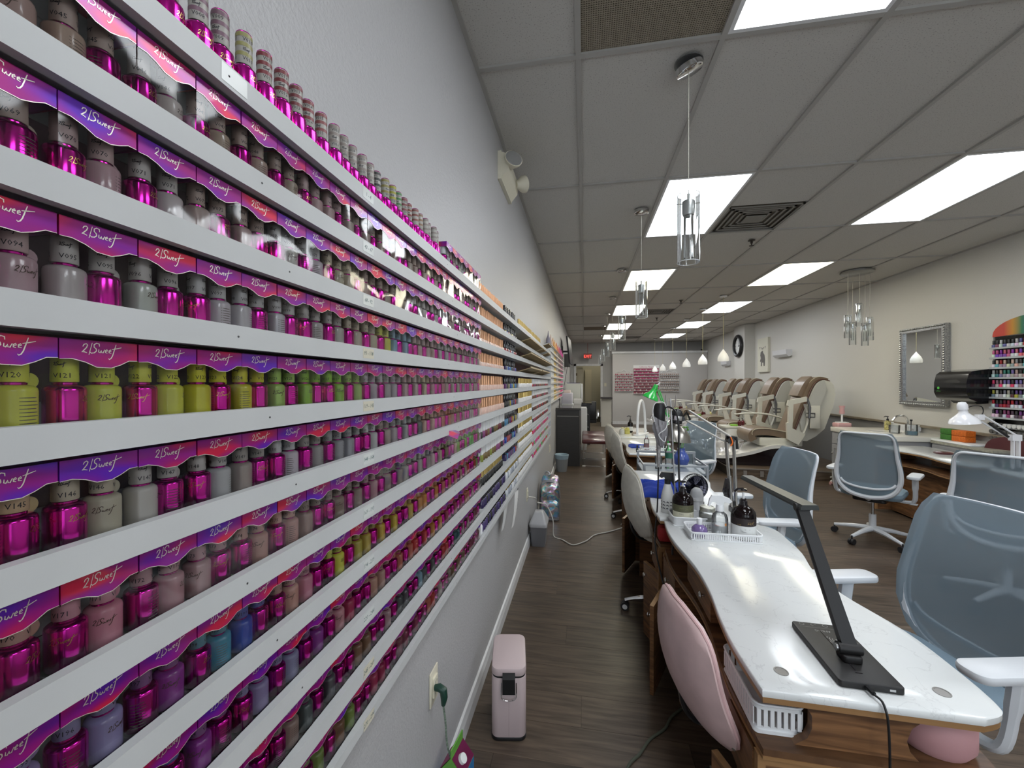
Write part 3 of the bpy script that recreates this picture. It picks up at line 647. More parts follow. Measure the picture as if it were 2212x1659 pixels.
def client_chair(label, x, y, rz):
    t = thing('mesh_chair', label, 'office chair', (x, y, 0), rz, 'white and blue-grey mesh chairs')
    star(t, .29, .115, .06, CHW)
    part('column', MB().cyl((0, 0, .1), (0, 0, .25), .028, n=16), CHW, t); part('gas_lift', MB().cyl((0, 0, .24), (0, 0, .41), .014, n=12), STEEL, t)
    part('seat_plate', MB().rbox(-.17, .1, -.12, .12, .395, .425, .03), BLACK, t)
    part('tilt_lever', MB().cyl((0, -.1, .405), (.02, -.26, .40), .005).rbox(0, .05, -.30, -.25, .396, .404, .006, .002), CHW, t)
    part('seat', MB().rbox(-.18, .25, -.225, .225, .425, .495, .10, .03, 6), SEATF, t)
    full = [(0, 1.035), (.10, 1.035), (.165, 1.028), (.195, .99), (.203, .93), (.213, .82), (.232, .70), (.230, .60), (.195, .52), (.12, .465), (0, .445)]
    P = [(x_-.017, a, z) for x_, a, z in spline([bk(a*.96, z) for a, z in full] + [bk(-a*.96, z) for a, z in reversed(full[1:-1])], 5, True)]; n = len(P)
    rad = [.0085+.011*max(0, min(1, (1.0-p[2])/.35)) for p in P]
    part('back_frame', MB().tube(P, rad, 8, closed=True), CHW, t)
    P = spline([bk(-.195, .59), bk(-.16, .555), bk(-.08, .535), bk(0, .53), bk(.08, .535), bk(.16, .555), bk(.195, .59)], 4)
    P = [(x_-.014, a, z) for x_, a, z in P]
    part('lower_crossbar', MB().tube(P, .011, 8), CHW, t)
    def fn(u, v):
        z = .462+.581*v; a = (u*2-1)*(hw_(z)+.014); return bk(a, z), (-1, 1.9*a, -.15)
    part('mesh_back', MB().patch(fn, 10, 12, .004), MESHF, t)
    part('back_bracket', MB().tube([(-.05, 0, .41), (-.13, 0, .405), (-.19, 0, .45)], [.03, .03, .022], 8), CHW, t)
    for s in (-1, 1):
        pts = spline([(.03, .16*s, .412), (.03, .25*s, .41), (.02, .283*s, .44), (.0, .288*s, .55), (-.012, .288*s, .638)], 4)
        a = part('arm_post', MB().tube(pts, [.02]*4+[.022]*8+[.027]*5, 8, flat=.75), CHW, t)
        y0, y1 = sorted((.243*s, .333*s))
        part('arm_pad', MB().rbox(-.13, .145, y0, y1, .640, .668, .035, .009, 5), CHW, t)
    return t
CC = client_chair('mesh-backed chair at the nearest table, large at the right edge', 1.165, 1.69, math.radians(192))
def more(x, y, d, label): return dup(CC, (x, y, 0), math.radians(d), label)
more(1.12, 2.95, 186, 'mesh-backed chair beyond the black lamp, at the second table')
more(1.10, 4.80, 214, 'mesh-backed chair behind the metal lamp shade, at the third table')
more(2.68, 4.36, 48, 'mesh-backed chair seen from behind with its whole white star base showing')
more(2.76, 3.22, 42, 'mesh-backed chair seen from behind at the right edge, nearer than the sink')

# ---------------------------------------------------------------- padded technician chairs
def tech_chair(label, cat_g, x, y, rz, m, seam, lift=0, met=CHROME, top=.86):
    t = thing('salon_chair', label, 'salon chair', (x, y, 0), rz, cat_g)
    star(t, .25, .075, .05, met, True, True)
    part('gas_lift', MB().cyl((0, 0, .08), (0, 0, .24), .025, n=14).cyl((0, 0, .23), (0, 0, .44+lift), .013, n=12), met, t)
    part('seat', MB().lathe([(.0005, .44), (.15, .44), (.185, .455), (.195, .48), (.185, .505), (.15, .518), (.0005, .52)], 24), m, t, loc=(.03, 0, lift))
    z0 = .47+lift; H = top-z0
    def hwf(v): return .205*max(0.02, (1-abs(2*v-1.0)**4))**.36*(1-.20*v)
    def fn(u, v):
        z = z0+H*v; a = (u*2-1)*hwf(v); x_ = -.165-.075*v-.035*math.sin(v*PI)+1.6*a*a
        return (x_, a, z), (-1, 3.0*a, -.25)
    def th(u, v): return .022+.036*max(0, 1-abs(2*u-1)**3)**.7*max(0, 1-abs(2*v-1)**4)
    bk_ = part('backrest', MB().patch(fn, 12, 14, th), m, t, sm=60)
    rim = [fn(u, v)[0] for u, v in [(1, q/14) for q in range(1, 15)]] + [fn(u, 1)[0] for u in (.75, .5, .25)] + [fn(0, 1-q/14)[0] for q in range(0, 14)]
    part('seam', MB().tube(rim, .0045, 6), seam, bk_)
    part('back_bracket', MB().tube(spline([(-.02, 0, .435+lift), (-.14, 0, .435+lift), (-.205, 0, .48+lift), (-.225, 0, .58+lift)], 4), .014, 6, flat=.6), BLACK, t)
    return t
PINK = mat('pink_leatherette', (.60, .43, .42), .38, noise=.12, nscale=14, bump=.25, bscale=30, coat=.15); PINKS = mat('pink_seam', (.62, .40, .40), .5)
IVO = mat('ivory_leatherette', (.58, .55, .48), .5, noise=.12, nscale=20, bump=.3, bscale=60); IVOS = mat('ivory_seam', (.5, .46, .38), .5)
tech_chair('pink padded chair pushed in at the nearest table', 'technician chairs', .51, 1.36, math.radians(10), PINK, PINKS, top=.83)
wc = tech_chair('worn ivory padded chair at the second table beside the blue towel', 'technician chairs', .51, 2.70, math.radians(8), IVO, IVOS, .06, top=.96)
dup(wc, (.56, 4.52, 0), math.radians(5), 'ivory padded chair at the third table, the middle one of three')
dup(wc, (.53, 5.35, 0), math.radians(15), 'ivory padded chair farthest along the aisle, beside the burgundy bench')
BURG = mat('burgundy_leather', (.085, .022, .025), .3, coat=.3)
tech_chair('burgundy padded chair behind the right-hand table under the polish rack', 'technician chairs', 3.88, 4.70, math.radians(195), BURG, BURG, .05, top=.95)
tech_chair('small brown padded stool with a back near the spa chairs at the far end', 'technician chairs', 1.15, 7.7, math.radians(180), mat('brown_leather', (.14, .08, .05), .4), BLACK, .05, top=.95)

# ---------------------------------------------------------------- manicure tables
WAL = wood('walnut', (.075, .032, .013), (.26, .125, .052), .42, (5, 5, 55), 4, bump=.05)
WALH = wood('walnut_flat', (.07, .032, .014), (.20, .10, .045), .4, (4, 45, 4), 4, bump=.05)
EDGE = wood('edge_band', (.28, .15, .06), (.36, .20, .09), .4, (3, 30, 30), 3, bump=.02)
m, t, b = nt('white_marble'); L = t.links; tc = t.nodes.new('ShaderNodeTexCoord')
n1 = t.nodes.new('ShaderNodeTexNoise'); n1.inputs['Scale'].default_value = 9; n1.inputs['Detail'].default_value = 10; n1.inputs['Distortion'].default_value = .4; L.new(tc.outputs['Object'], n1.inputs['Vector'])
r = t.nodes.new('ShaderNodeValToRGB'); r.color_ramp.elements[0].position = .492; r.color_ramp.elements[0].color = (.72, .735, .73, 1); r.color_ramp.elements[1].position = .508; r.color_ramp.elements[1].color = (.72, .735, .73, 1)
e = r.color_ramp.elements.new(.50); e.color = (.62, .63, .63, 1); L.new(n1.outputs[0], r.inputs[0]); L.new(r.outputs[0], b.inputs['Base Color']); b.inputs['Roughness'].default_value = .16
MARB = m
KNOB = mat('knob_nickel', (.55, .54, .52), .25, 1)
LEFT = [(.017, 0), (.009, .168), (.017, .316), (.034, .478), (.035, .67), (.009, .904), (.006, 1.05), (.017, 1.203)]
RIGHT = [(.474, 1.22), (.515, 1.195), (.537, 1.14), (.535, 1.05), (.521, .882), (.476, .692), (.48, .517), (.530, .321), (.534, .15), (.525, .05), (.505, .015), (.458, -.006)]
def knob(mb, x, y, z, d=-1):
    for a, b_, r0, r1 in ((0, .012, .005, .005), (.012, .016, .010, .0135), (.016, .021, .0135, .008)): mb.cyl((x+d*a, y, z), (x+d*b_, y, z), r0, r1, 14)
    return mb
def nail_table(label, x0, y0, rz=0, ajar=(0, 0)):
    t = thing('manicure_table', label, 'manicure table', (x0, y0, 0), rz, 'white-topped manicure tables')
    Lf = [p[:2] for p in spline([(a, b_, 0) for a, b_ in LEFT], 4)]; Rt = [p[:2] for p in spline([(a, b_, 0) for a, b_ in RIGHT], 4)]
    poly = (Lf+Rt)[::-1]
    def inset(d): cx, cy = .27, .6; return [(cx+(x-cx)*(1-d/.26), cy+(y-cy)*(1-d/.6)) for x, y in poly]
    tp = MB(); tp.loft([[(x, y, z) for x, y in inset(d)] for z, d in ((.742, .001), (.745, 0), (.757, 0), (.760, .003))])
    tp_ = part('tabletop', tp, MARB, t, 'white marble-pattern top with cable holes', sm=50)
    part('edge_band', MB().loft([[(x, y, z) for x, y in inset(.002)] for z in (.728, .742)]), EDGE, t, sm=50)
    for hx, hy in ((.09, .075), (.43, .065)): part('cable_hole', MB().lathe([(.0165, .7602), (.0165, .7612), (.0135, .7614), (.013, .7604), (.0005, .7603)], 20, (hx, hy, 0)), mat('hole_grey', (.25, .24, .23), .4, .5), tp_)
    lo = [(x, y) for x, y in inset(.004)]
    part('lower_shelf', MB().loft([[(x, y, z) for x, y in lo] for z in (.598, .616)]), WALH, t, sm=50)
    part('shelf_edge', MB().loft([[(x, y, z) for x, y in inset(.002)] for z in (.592, .600)]), EDGE, t, sm=50)
    def arc(cx, cz, r_, a0, a1, n=8): return [(cx+r_*math.cos(math.radians(a0+(a1-a0)*i/n)), cz+r_*math.sin(math.radians(a0+(a1-a0)*i/n))) for i in range(n+1)]
    pl_ = arc(.15, .672, .075, 50, -50)[::-1]+arc(.42, .672, .075, 230, 130)[::-1]
    pl_ = [(.10, .616), (.128, .635), (.138, .66), (.138, .69), (.125, .712), (.10, .728), (.41, .728), (.37, .712), (.345, .69), (.335, .66), (.342, .635), (.36, .616)][::-1]
    for y_ in (.03, 1.15): part('end_post', MB().prism(pl_, y_, y_+.02, 'y'), WAL, t, sm=50)
    # carcass
    for y_, d in ((.015, 1), (1.175, -1)):
        part('end_panel', MB().box(.03, .50, y_, y_+.018, .02, .592), WAL, t, sm=0)
        part('panel_frame', MB().box(.012, .03, y_-.002, y_+.02, .02, .592).box(.50, .518, y_-.002, y_+.02, .02, .592).box(.03, .50, y_-.002 if d > 0 else y_+.018, y_ if d > 0 else y_+.02, .57, .592), EDGE, t, sm=0)
    part('back_panel', MB().box(.34, .355, .033, 1.175, .02, .592), WAL, t, sm=0)
    for q, (ya, yb) in enumerate(((.033, .20), (.90, 1.175))):
        part('cabinet_side', MB().box(.03, .34, (yb-.016) if q == 0 else ya, yb if q == 0 else ya+.016, .02, .592), WAL, t, sm=0)
        dr = part('drawer', MB().box(.008, .03, ya+.002, yb-.002, .45, .585).box(.0075, .0085, ya, yb, .583, .590), WAL, t, sm=0)
        part('drawer_knob', knob(MB(), .008, (ya+yb)/2, .52), KNOB, dr)
        hy = ya if q == 0 else yb; sgn = 1 if q == 0 else -1; wd = yb-ya-.004
        dm = MB().box(-.018, 0, 0 if sgn > 0 else -wd, wd if sgn > 0 else 0, .025, .442)
        do = part('door', dm, WAL, t, sm=0, loc=(.03, hy+.002*sgn, 0), rot=(0, 0, ajar[q]*sgn))
        part('door_knob', knob(MB(), -.018, sgn*(wd-.035), .38), KNOB, do)
        part('edge_strip', MB().box(-.0185, .0005, *( (0, wd) if sgn > 0 else (-wd, 0)), .442, .444), EDGE, do, sm=0)
    ud = part('small_drawer', MB().box(.045, .30, .50, .83, .63, .726), WAL, t, sm=0); part('drawer_knob', knob(MB(), .045, .575, .69), KNOB, ud)
    return t
T1 = nail_table('nearest white-topped walnut manicure table holding the black lamp', .40, 1.05, 0, (.35, .42))
dup(T1, (.385, 2.29, 0), 0, 'second manicure table in the row, with the blue towel on it')
dup(T1, (.44, 4.32, 0), 0, 'third manicure table in the row, beyond the grey cart')
dup(T1, (.43, 5.60, 0), 0, 'farthest manicure table of the row, carrying the white arch lamp')
T5 = dup(T1, (3.86, 5.42, 0), PI, 'right-hand manicure table below the mirror and paper dispenser')
dup(T1, (3.90, 4.12, 0), PI, 'right-hand manicure table at the frame edge, carrying the white desk lamp')

# ---------------------------------------------------------------- spa pedicure chairs on a raised plank platform
PLW = wood('platform_plank', (.07, .05, .035), (.17, .125, .09), .4, (3.5, 42, 42), 4, vary=.15)
pf = struct('floor_platform', MB().box(2.27, XR-.02, 6.86, 14.2, 0, .139), mat('platform_core', (.05, .04, .03), .8))
ppm = MB().box(.0008, 1.2192, .0008, .1812, 0, .01).mesh('plank', PLW, 0)
for j in range(40):
    for q in range(2):
        xx = 2.27+(q*1.22 if j % 2 else q*1.22); 
        a = 2.27 + (0 if q == 0 else (1.22 if j % 2 else .66)); b_ = (a+ (1.22 if j % 2 else .66)) if q == 0 else 4.17
        obj('plank', MB().box(.0008, b_-a-.0008, .0008, .1812, 0, .01).mesh('plank', PLW, 0), pf, loc=(a, 6.86+.182*j, .139))
for q in range(4): obj('front_board', MB().box(0, .478, -.012, -.0005, .004, .149).mesh('front_board', PLW, 0), pf, loc=(2.27+.48*q, 6.86, 0))
part('edge_nosing', MB().box(2.262, 4.18, 6.838, 6.848, .135, .152).box(2.258, 2.268, 6.848, 14.2, .135, .152), mat('nosing_grey', (.3, .28, .26), .4, .4), pf, sm=0)
for xx in (2.44, 2.68, 2.94): part('outlet_cover', MB().box(xx, xx+.05, 6.838, 6.842, .03, .12), mat('nosing_grey', (.3, .28, .26), .4, .4), pf, sm=0)
TAN = mat('tan_leather', (.205, .148, .102), .38, noise=.15, nscale=6, bump=.2, bscale=25, coat=.1); TAND = mat('dark_brown_welt', (.10, .045, .03), .4); PIPE = mat('cream_piping', (.6, .55, .42), .5)
SHELL = mat('cream_shell', (.66, .65, .58), .3, coat=.2); GLOSSW = mat('gloss_white_tub', (.74, .74, .73), .12, coat=.5); LINER = clear('plastic_liner', (.90, .88, .90), .3, 1.5, bump=.3, bscale=30, boost=1.5, milk=.3)
def spa_chair(label, x, y):
    t = thing('spa_pedicure_chair', label, 'spa chair', (x, y, .149), 0, 'spa pedicure chairs on the platform')
    # local: faces -X, origin under the seat
    def ribbon(P, hw, th):  # longitudinal profile swept across y
        def fn(u, v):
            i = u*(len(P)-1); a = int(min(i, len(P)-2)); f = i-a
            px, pz = P[a][0]*(1-f)+P[a+1][0]*f, P[a][1]*(1-f)+P[a+1][1]*f
            dx, dz = P[a+1][0]-P[a][0], P[a+1][1]-P[a][1]
            h = hw(u) if callable(hw) else hw
            return (px, (v*2-1)*h, pz), (-dz, 0, dx)
        return MB().patch(fn, len(P)-1, 8, th)
    prof = [p[:2] for p in spline([(-1.27, .17, 0), (-1.12, .12, 0), (-.88, .125, 0), (-.55, .20, 0), (-.30, .285, 0), (-.05, .30, 0), (.12, .235, 0), (.24, .10, 0), (.28, .005, 0)], 4)]
    base = MB().prism([(x_, z) for x_, z in prof][::-1]+[(-1.0, .03), (-.8, .005), (.2, .001)], -.30, .30, 'y')
    part('tub_base', base, mat('black_gloss_base', (.012, .008, .01), .12, coat=.4), t, 'black gloss curved base')
    part('tub_shell', ribbon([(x_, z+.02) for x_, z in prof], .335, .05), GLOSSW, t, 'glossy white wave-shaped tub top')
    # footbath bowl with ribbed liner
    bl = MB(); n = 40
    rings = []
    for z, r_ in ((.125, .13), (.17, .19), (.24, .235), (.31, .262), (.33, .272)):
        rings.append([((r_+(.006 if i % 2 else 0))*math.cos(2*PI*i/n)-.86, (r_+(.006 if i % 2 else 0))*math.sin(2*PI*i/n)*1.02, z+.03) for i in range(n)])
    bl.loft(rings, True, False); part('basin', bl, LINER, t, 'clear ribbed footbath bowl with plastic liner', sm=0)
    part('basin_rim', MB().tube([(.275*math.cos(2*PI*i/32)-.86, .28*math.sin(2*PI*i/32), .362) for i in range(32)], .008, 6, closed=True), BOTTLECL, t)
    part('faucet', MB().tube(spline([(-1.16, 0, .15), (-1.19, 0, .27), (-1.12, 0, .36), (-1.05, 0, .40), (-.99, 0, .36)], 5), [.035]*5+[.03]*5+[.022]*5+[.015]*6, 10), CHROME, t)
    part('seat_base', MB().rbox(-.43, .20, -.26, .26, .32, .45, .03, .01), SHELL, t)
    st = [p[:2] for p in spline([(-.52, .40, 0), (-.55, .47, 0), (-.50, .535, 0), (-.30, .545, 0), (-.05, .50, 0), (.12, .47, 0)], 3)]
    s_ = part('seat', ribbon(st, .255, .11), TAN, t, sm=60)
    for s in (-1, 1): part('piping', MB().tube([(x_, .262*s, z+.05) for x_, z in st[2:]], .006, 6), PIPE, s_)
    br = [p[:2] for p in spline([(.04, .50, 0), (.11, .68, 0), (.18, .88, 0), (.25, 1.06, 0), (.31, 1.22, 0), (.38, 1.345, 0), (.48, 1.40, 0), (.59, 1.37, 0)], 4)]
    bw = lambda u: .210-.035*u
    b_ = part('backrest', ribbon(br, bw, .07), TAN, t, sm=60)
    for s in (-1, 1):
        part('welt', MB().tube([(x_+.02, s*(bw(i/(len(br)-1))+.012), z-.01) for i, (x_, z) in enumerate(br)], .014, 6), TAND, b_)
        part('piping', MB().tube([(x_-.015, s*(bw(i/(len(br)-1))-.02), z+.033) for i, (x_, z) in enumerate(br)], .006, 6), PIPE, b_)
    hd_ = [p[:2] for p in spline([(.25, 1.10, 0), (.30, 1.22, 0), (.36, 1.33, 0), (.44, 1.40, 0)], 3)]
    part('headrest', ribbon([(a-.05, c+.015) for a, c in hd_], .15, .07), TAN, t, sm=60)
    sh = [(a, c) for a, c in br[3:]]
    shell = sh + [(.63, 1.31), (.655, 1.17), (.63, 1.0), (.56, .80), (.50, .62), (.38, .50), (.25, .42), (.12, .42)]
    part('back_shell', MB().prism([(a+.035, c-.015) for a, c in shell][::-1], -.20, .20, 'y'), SHELL, t, sm=50)
    part('side_shell', MB().prism([(a+.03, c-.02) for a, c in sh[2:22]]+[(.54, 1.25), (.46, 1.0), (.34, .70), (.20, .50)], -.25, -.222, 'y').prism([(a+.03, c-.02) for a, c in sh[2:22]]+[(.54, 1.25), (.46, 1.0), (.34, .70), (.20, .50)], .222, .25, 'y'), mat('grey_shell', (.5, .5, .47), .35), t, sm=50)
    # far arm: low curved rest
    P = spline([(-.62, .33, .78), (-.40, .33, .80), (-.1, .33, .79), (.16, .33, .72)], 5)
    part('armrest', MB().tube(P, [.02]*3+[.03]*10+[.024]*3, 8, flat=.55), SHELL, t); part('arm_support', MB().prism([(-.47, .79), (-.38, .79), (-.30, .50), (.10, .50), (.16, .70), (.20, .70), (.22, .40), (-.36, .40)][::-1], .31, .35, 'y'), SHELL, t, sm=0)
    # near arm: raised tray arm
    na = [(-.06, 1.06), (.20, 1.12), (.20, 1.045), (.01, 1.0), (-.005, .62), (.18, .54), (.13, .44), (.08, .36), (-.03, .42), (-.075, .45), (-.085, .70), (-.06, .71), (-.055, .96), (-.075, .98)]
    part('raised_arm', MB().prism(na, -.37, -.325, 'y'), SHELL, t, sm=0)
    part('arm_bracket', MB().tube([(.21, -.35, 1.10), (.25, -.35, .95), (.24, -.35, .78)], .018, 8).tube([(.2, -.35, .86), (.32, -.35, .86), (.32, -.35, .80), (.2, -.35, .80)], .010, 6), mat('dark_bracket', (.16, .16, .17), .35, .6), t)
    part('side_tray', MB().rbox(.26, .40, -.345, -.32, .62, .98, .008, .003), SHELL, t)
    part('side_guard', MB().tube(spline([(.20, -.30, 1.0), (.24, -.31, .75), (.16, -.31, .50), (.07, -.31, .36)], 4), .03, 8, flat=.4), mat('grey_shell', (.5, .5, .47), .35), t)
    return t
names = ['nearest tan and cream spa pedicure chair, with its raised white arm in full view', 'second spa pedicure chair from the near end of the platform', 'third spa pedicure chair from the near end, in the middle pair', 'fourth spa pedicure chair from the near end, in the middle pair', 'fifth spa pedicure chair, nearer one of the far pair', 'sixth and farthest spa pedicure chair by the partition']
S1 = spa_chair(names[0], 3.23, 7.42)
for i, y in enumerate((8.55, 9.85, 10.75, 12.1, 13.1)): dup(S1, (3.23, y, .149), 0, names[i+1])
for i, y in enumerate((7.98, 10.28, 12.6)):
    w_ = ['nearest', 'middle', 'farthest'][i]
    c = thing('side_console', 'white console between spa chairs, %s of three' % w_, 'console', (2.86, y, .149), 0, 'consoles between spa chairs')
    part('body', MB().rbox(-.36, .12, -[.17, .10, .12][i], [.17, .10, .12][i], 0, .52, .05, .012), GLOSSW, c); part('top', MB().rbox(-.40, .14, -[.18, .11, .13][i], [.18, .11, .13][i], .52, .56, .05, .01), SHELL, c)
    for q, (dx, dy, col, nm) in enumerate(((-.10, -.05, (.10, .01, .015), 'dark red'), (-.02, .02, (.12, .01, .02), 'maroon'), (.06, -.07, (.7, .62, .25), 'pale yellow'))):
        mb = MB().lathe([(.0005, 0), (.03, 0), (.033, .01), (.033, .07), (.012, .09), (.012, .105), (.0005, .106)], 12); mb.mi = 1; mb.cyl((0, 0, .106), (0, 0, .13), .005).cyl((0, 0, .13), (-.03, 0, .135), .006, .004)
        solo('lotion_bottle', mb, [mat('lotion_%d' % q, col, .2, coat=.5), BLACK], '%s pump bottle on the %s console between spa chairs' % (nm, w_), 'bottle', (2.86+dx, y+dy, .709), group='pump bottles on the consoles')
    solo('folded_towel', MB().rbox(-.06, .05, -.05, .05, 0, .03, .012, .01), mat('green_towel', (.25, .5, .08), .9), 'bright green folded towel on the %s console between spa chairs' % w_, 'towel', (2.66, y-.08, .709))

# ---------------------------------------------------------------- wash-hand vanity, mirror, dispenser on the right wall
VG = mat('vanity_grey', (.30, .30, .31), .45); CT = mat('vanity_top', (.68, .66, .60), .25)
v = thing('sink_vanity', 'grey sink vanity with a cream top under the framed mirror', 'vanity', (3.46, 5.45, 0))
part('carcass', MB().box(.02, .73, .02, 1.03, .08, .80).box(.06, .73, .04, 1.0, 0, .08), VG, v, sm=0)
part('worktop', MB().rbox(0, .735, 0, 1.05, .80, .86, .01, .006), CT, v)
part('basin', MB().lathe([(.17, .0), (.172, .006), (.16, .005), (.10, .002), (.0005, .001)], 28, (.33, .52, .86)), mat('basin_white', (.78, .78, .78), .1), v)
for q in range(3):
    ya = .05+.325*q
    d = part('drawer', MB().box(.004, .02, ya, ya+.31, .64, .78), VG, v, sm=0); part('drawer_knob', knob(MB(), .004, ya+.155, .71), KNOB, d)
    d = part('door', MB().box(.008, .02, ya, ya+.31, .10, .62).box(.002, .008, ya, ya+.31, .10, .15).box(.002, .008, ya, ya+.31, .57, .62).box(.002, .008, ya, ya+.05, .15, .57).box(.002, .008, ya+.26, ya+.31, .15, .57), VG, v, sm=0); part('door_knob', knob(MB(), .002, ya+.28, .50), KNOB, d)
part('faucet', MB().tube(spline([(.60, .52, .86), (.60, .52, 1.0), (.56, .52, 1.06), (.48, .52, 1.06), (.43, .52, 1.0)], 5), .012, 10).cyl((.60, .44, .86), (.60, .44, .91), .012).cyl((.60, .60, .86), (.60, .60, .91), .012).box(.58, .62, .42, .62, .86, .868), CHROME, v)
c2 = thing('low_cabinet', 'low grey wall cabinet with a thin stone top right of the sink', 'cabinet', (3.92, 4.72, 0))
part('carcass', MB().box(.01, .26, 0, .70, 0, .80), VG, c2, sm=0); part('top', MB().box(0, .265, -.01, .71, .80, .825), mat('stone_ledge', (.35, .34, .28), .4, noise=.3, nscale=30), c2, sm=0); part('door', MB().box(0, .01, .01, .34, .05, .78), VG, c2, sm=0); part('door', MB().box(0, .01, .355, .69, .05, .78), VG, c2, sm=0)
mr = thing('wall_mirror', 'tall silver ornate-framed mirror on the right wall above the sink', 'mirror', (XR-.001, 5.55, 1.20))
FRM = mat('antique_silver', (.42, .425, .43), .3, .85, noise=.4, nscale=60)
part('glass', MB().box(-.028, -.024, .03, .67, .03, .96), mat('mirror_glass', (.80, .82, .80), .01, 1), mr, sm=0)
fb = MB()
for y0_, y1_, z0_, z1_ in ((0, .70, 0, .055), (0, .70, .935, .99), (0, .055, .055, .935), (.645, .70, .055, .935)): fb.box(-.05, 0, y0_, y1_, z0_, z1_)
part('frame', fb, FRM, mr, sm=0)
bd = MB(); 
def bead(y, z, r_): bd.lathe([(.0005, -r_), (r_*.7, -r_*.7), (r_, 0), (r_*.7, r_*.7), (.0005, r_)], 6, (-.052, y, z))
for i in range(24): bead(.015+.67*i/23, .018, .011); bead(.015+.67*i/23, .972, .011)
for i in range(32): bead(.018, .05+.89*i/31, .011); bead(.682, .05+.89*i/31, .011)
part('beading', bd, FRM, mr)['kind'] = 'stuff'
dp = thing('towel_dispenser', 'large black paper towel dispenser on the right wall', 'paper towel dispenser', (XR-.001, 5.02, 1.29))
part('housing', MB().prism([(-.005, .02), (-.16, .0), (-.23, .03), (-.255, .09), (-.255, .20), (-.235, .29), (-.20, .32), (-.03, .345), (-.005, .34)][::-1], 0, .40, 'y'), mat('dispenser_black', (.01, .01, .011), .18, coat=.4), dp, sm=25)
part('chute', MB().prism([(-.01, .02), (-.14, .0), (-.11, -.03), (-.01, -.02)][::-1], .06, .34, 'y'), BLACK, dp, sm=0)
part('badge', MB().cyl((-.256, .34, .14), (-.2575, .34, .14), .015, n=16), mat('badge_green', (.1, .5, .08), .5), dp)
tx = MB(); add_text(tx, 'enMotion', .014, lambda x, y: (-.2565, .34-x, .10+y)); part('badge_lettering', tx, mat('badge_green', (.1, .5, .08), .5), dp, sm=0)
# things on the vanity
def bottle(name, label, cat, loc, prof, m, extra=None, n=20, group=None, rz=0):
    t_ = thing(name, label, cat, loc, rz, group); part('body', MB().lathe(prof, n), m, t_); 
    return t_
def pump(t_, z, m, h=.03, r=.014, wm=None, ln=.045, ang=0):
    c, s = math.cos(ang), math.sin(ang)
    part('collar', MB().lathe([(.0005, z), (r, z), (r, z+.022), (r*.7, z+.026), (r*.7, z+.032), (.0005, z+.032)], 16), m, t_)
    part('stem', MB().cyl((0, 0, z+.032), (0, 0, z+.032+h*.6), .005), wm or m, t_)
    part('pump_head', MB().lathe([(.0005, z+h+.02), (r*.9, z+h+.022), (r*.95, z+h+.03), (.0005, z+h+.034)], 14).tube([(0, 0, z+h+.028), (-c*ln*.6, -s*ln*.6, z+h+.03), (-c*ln, -s*ln, z+h+.018)], [.007, .0055, .004], 8), m, t_)
b_ = bottle('soap_bottle', 'black pump soap bottle with a patterned label beside the faucet', 'bottle', (3.97, 6.18, .861), [(.0005, 0), (.032, 0), (.034, .01), (.034, .10), (.015, .125), (.0005, .126)], mat('pattern_label', (.45, .40, .15), .5, noise=.9, nscale=60)); pump(b_, .12, BLACK)
def basket(name, label, loc, sx, sy, h, m, rz=0, slots=True, bar=.006, pitch=.013, rim=.006, cat='basket', solid=False, slot_h=(.2, .8)):
    t_ = thing(name, label, cat, loc, rz)
    part('base', MB().rbox(-sx/2, sx/2, -sy/2, sy/2, 0, .004, .012, .001), m, t_)
    R0 = rrect(-sx/2, sx/2, -sy/2, sy/2, .02, 4)
    def wall(z0, z1, f0, f1, th=.0025):
        mb = MB(); n = len(R0)
        o = [[(x*f, y*f, z) for x, y in R0] for z, f in ((z0, f0), (z1, f1))]
        i = [[(x*(f-.02), y*(f-.03), z) for x, y in R0] for z, f in ((z1, f1), (z0, f0))]
        mb.loft(o+i+[o[0]], False, False); return mb
    if solid: part('wall', wall(0, h, .93, 1.0), m, t_)
    else:
        a, b2 = slot_h
        part('wall', wall(0, h*a, .93, .93+.07*a), m, t_); part('upper_band', wall(h*b2, h, .93+.07*b2, 1.0), m, t_)
        L_ = 2*(sx+sy); bb = MB()
        for s in (-1, 1):
            k = int(sx/pitch)
            for i in range(k+1):
                x = -sx/2+.01+(sx-.02)*i/k; bb.box(x*.96-bar/2, x*.96+bar/2, *sorted((s*sy/2*.945, s*sy/2*.985)), h*a, h*b2)
            k = int(sy/pitch)
            for i in range(k+1):
                y = -sy/2+.01+(sy-.02)*i/k; bb.box(*sorted((s*sx/2*.945, s*sx/2*.985)), y*.96-bar/2, y*.96+bar/2, h*a, h*b2)
        part('ribs', bb, m, t_, sm=0)['kind'] = 'stuff'
    part('rim', MB().tube([(x*1.0, y*1.0, h) for x, y in R0], rim*.6, 6, closed=True), m, t_)
    return t_
basket('storage_basket', 'white slotted basket behind the faucet on the vanity', (4.10, 6.13, .861), .15, .44, .09, WHITE)
b_ = bottle('cleaner_jar', 'clear jar of blue cleaner with a black-topped brush in it', 'jar', (3.86, 5.62, .861), [(.0005, 0), (.055, 0), (.057, .005), (.057, .13), (.0005, .13)], BOTTLECL)
part('liquid', MB().lathe([(.0005, .004), (.053, .004), (.053, .05), (.0005, .05)], 20), mat('blue_liquid', (.03, .2, .32), .1), b_); part('brush', MB().cyl((0, .01, .02), (.01, .02, .17), .005).cyl((.01, .02, .165), (.01, .02, .185), .012), BLACK, b_)
solo('clear_tub', MB().lathe([(.0005, 0), (.05, 0), (.055, .10), (.05, .10), (.045, .004), (.0005, .004)], 18), BOTTLECL, 'round clear plastic tub between the faucet and the blue cleaner', 'tub', (3.80, 5.80, .861))
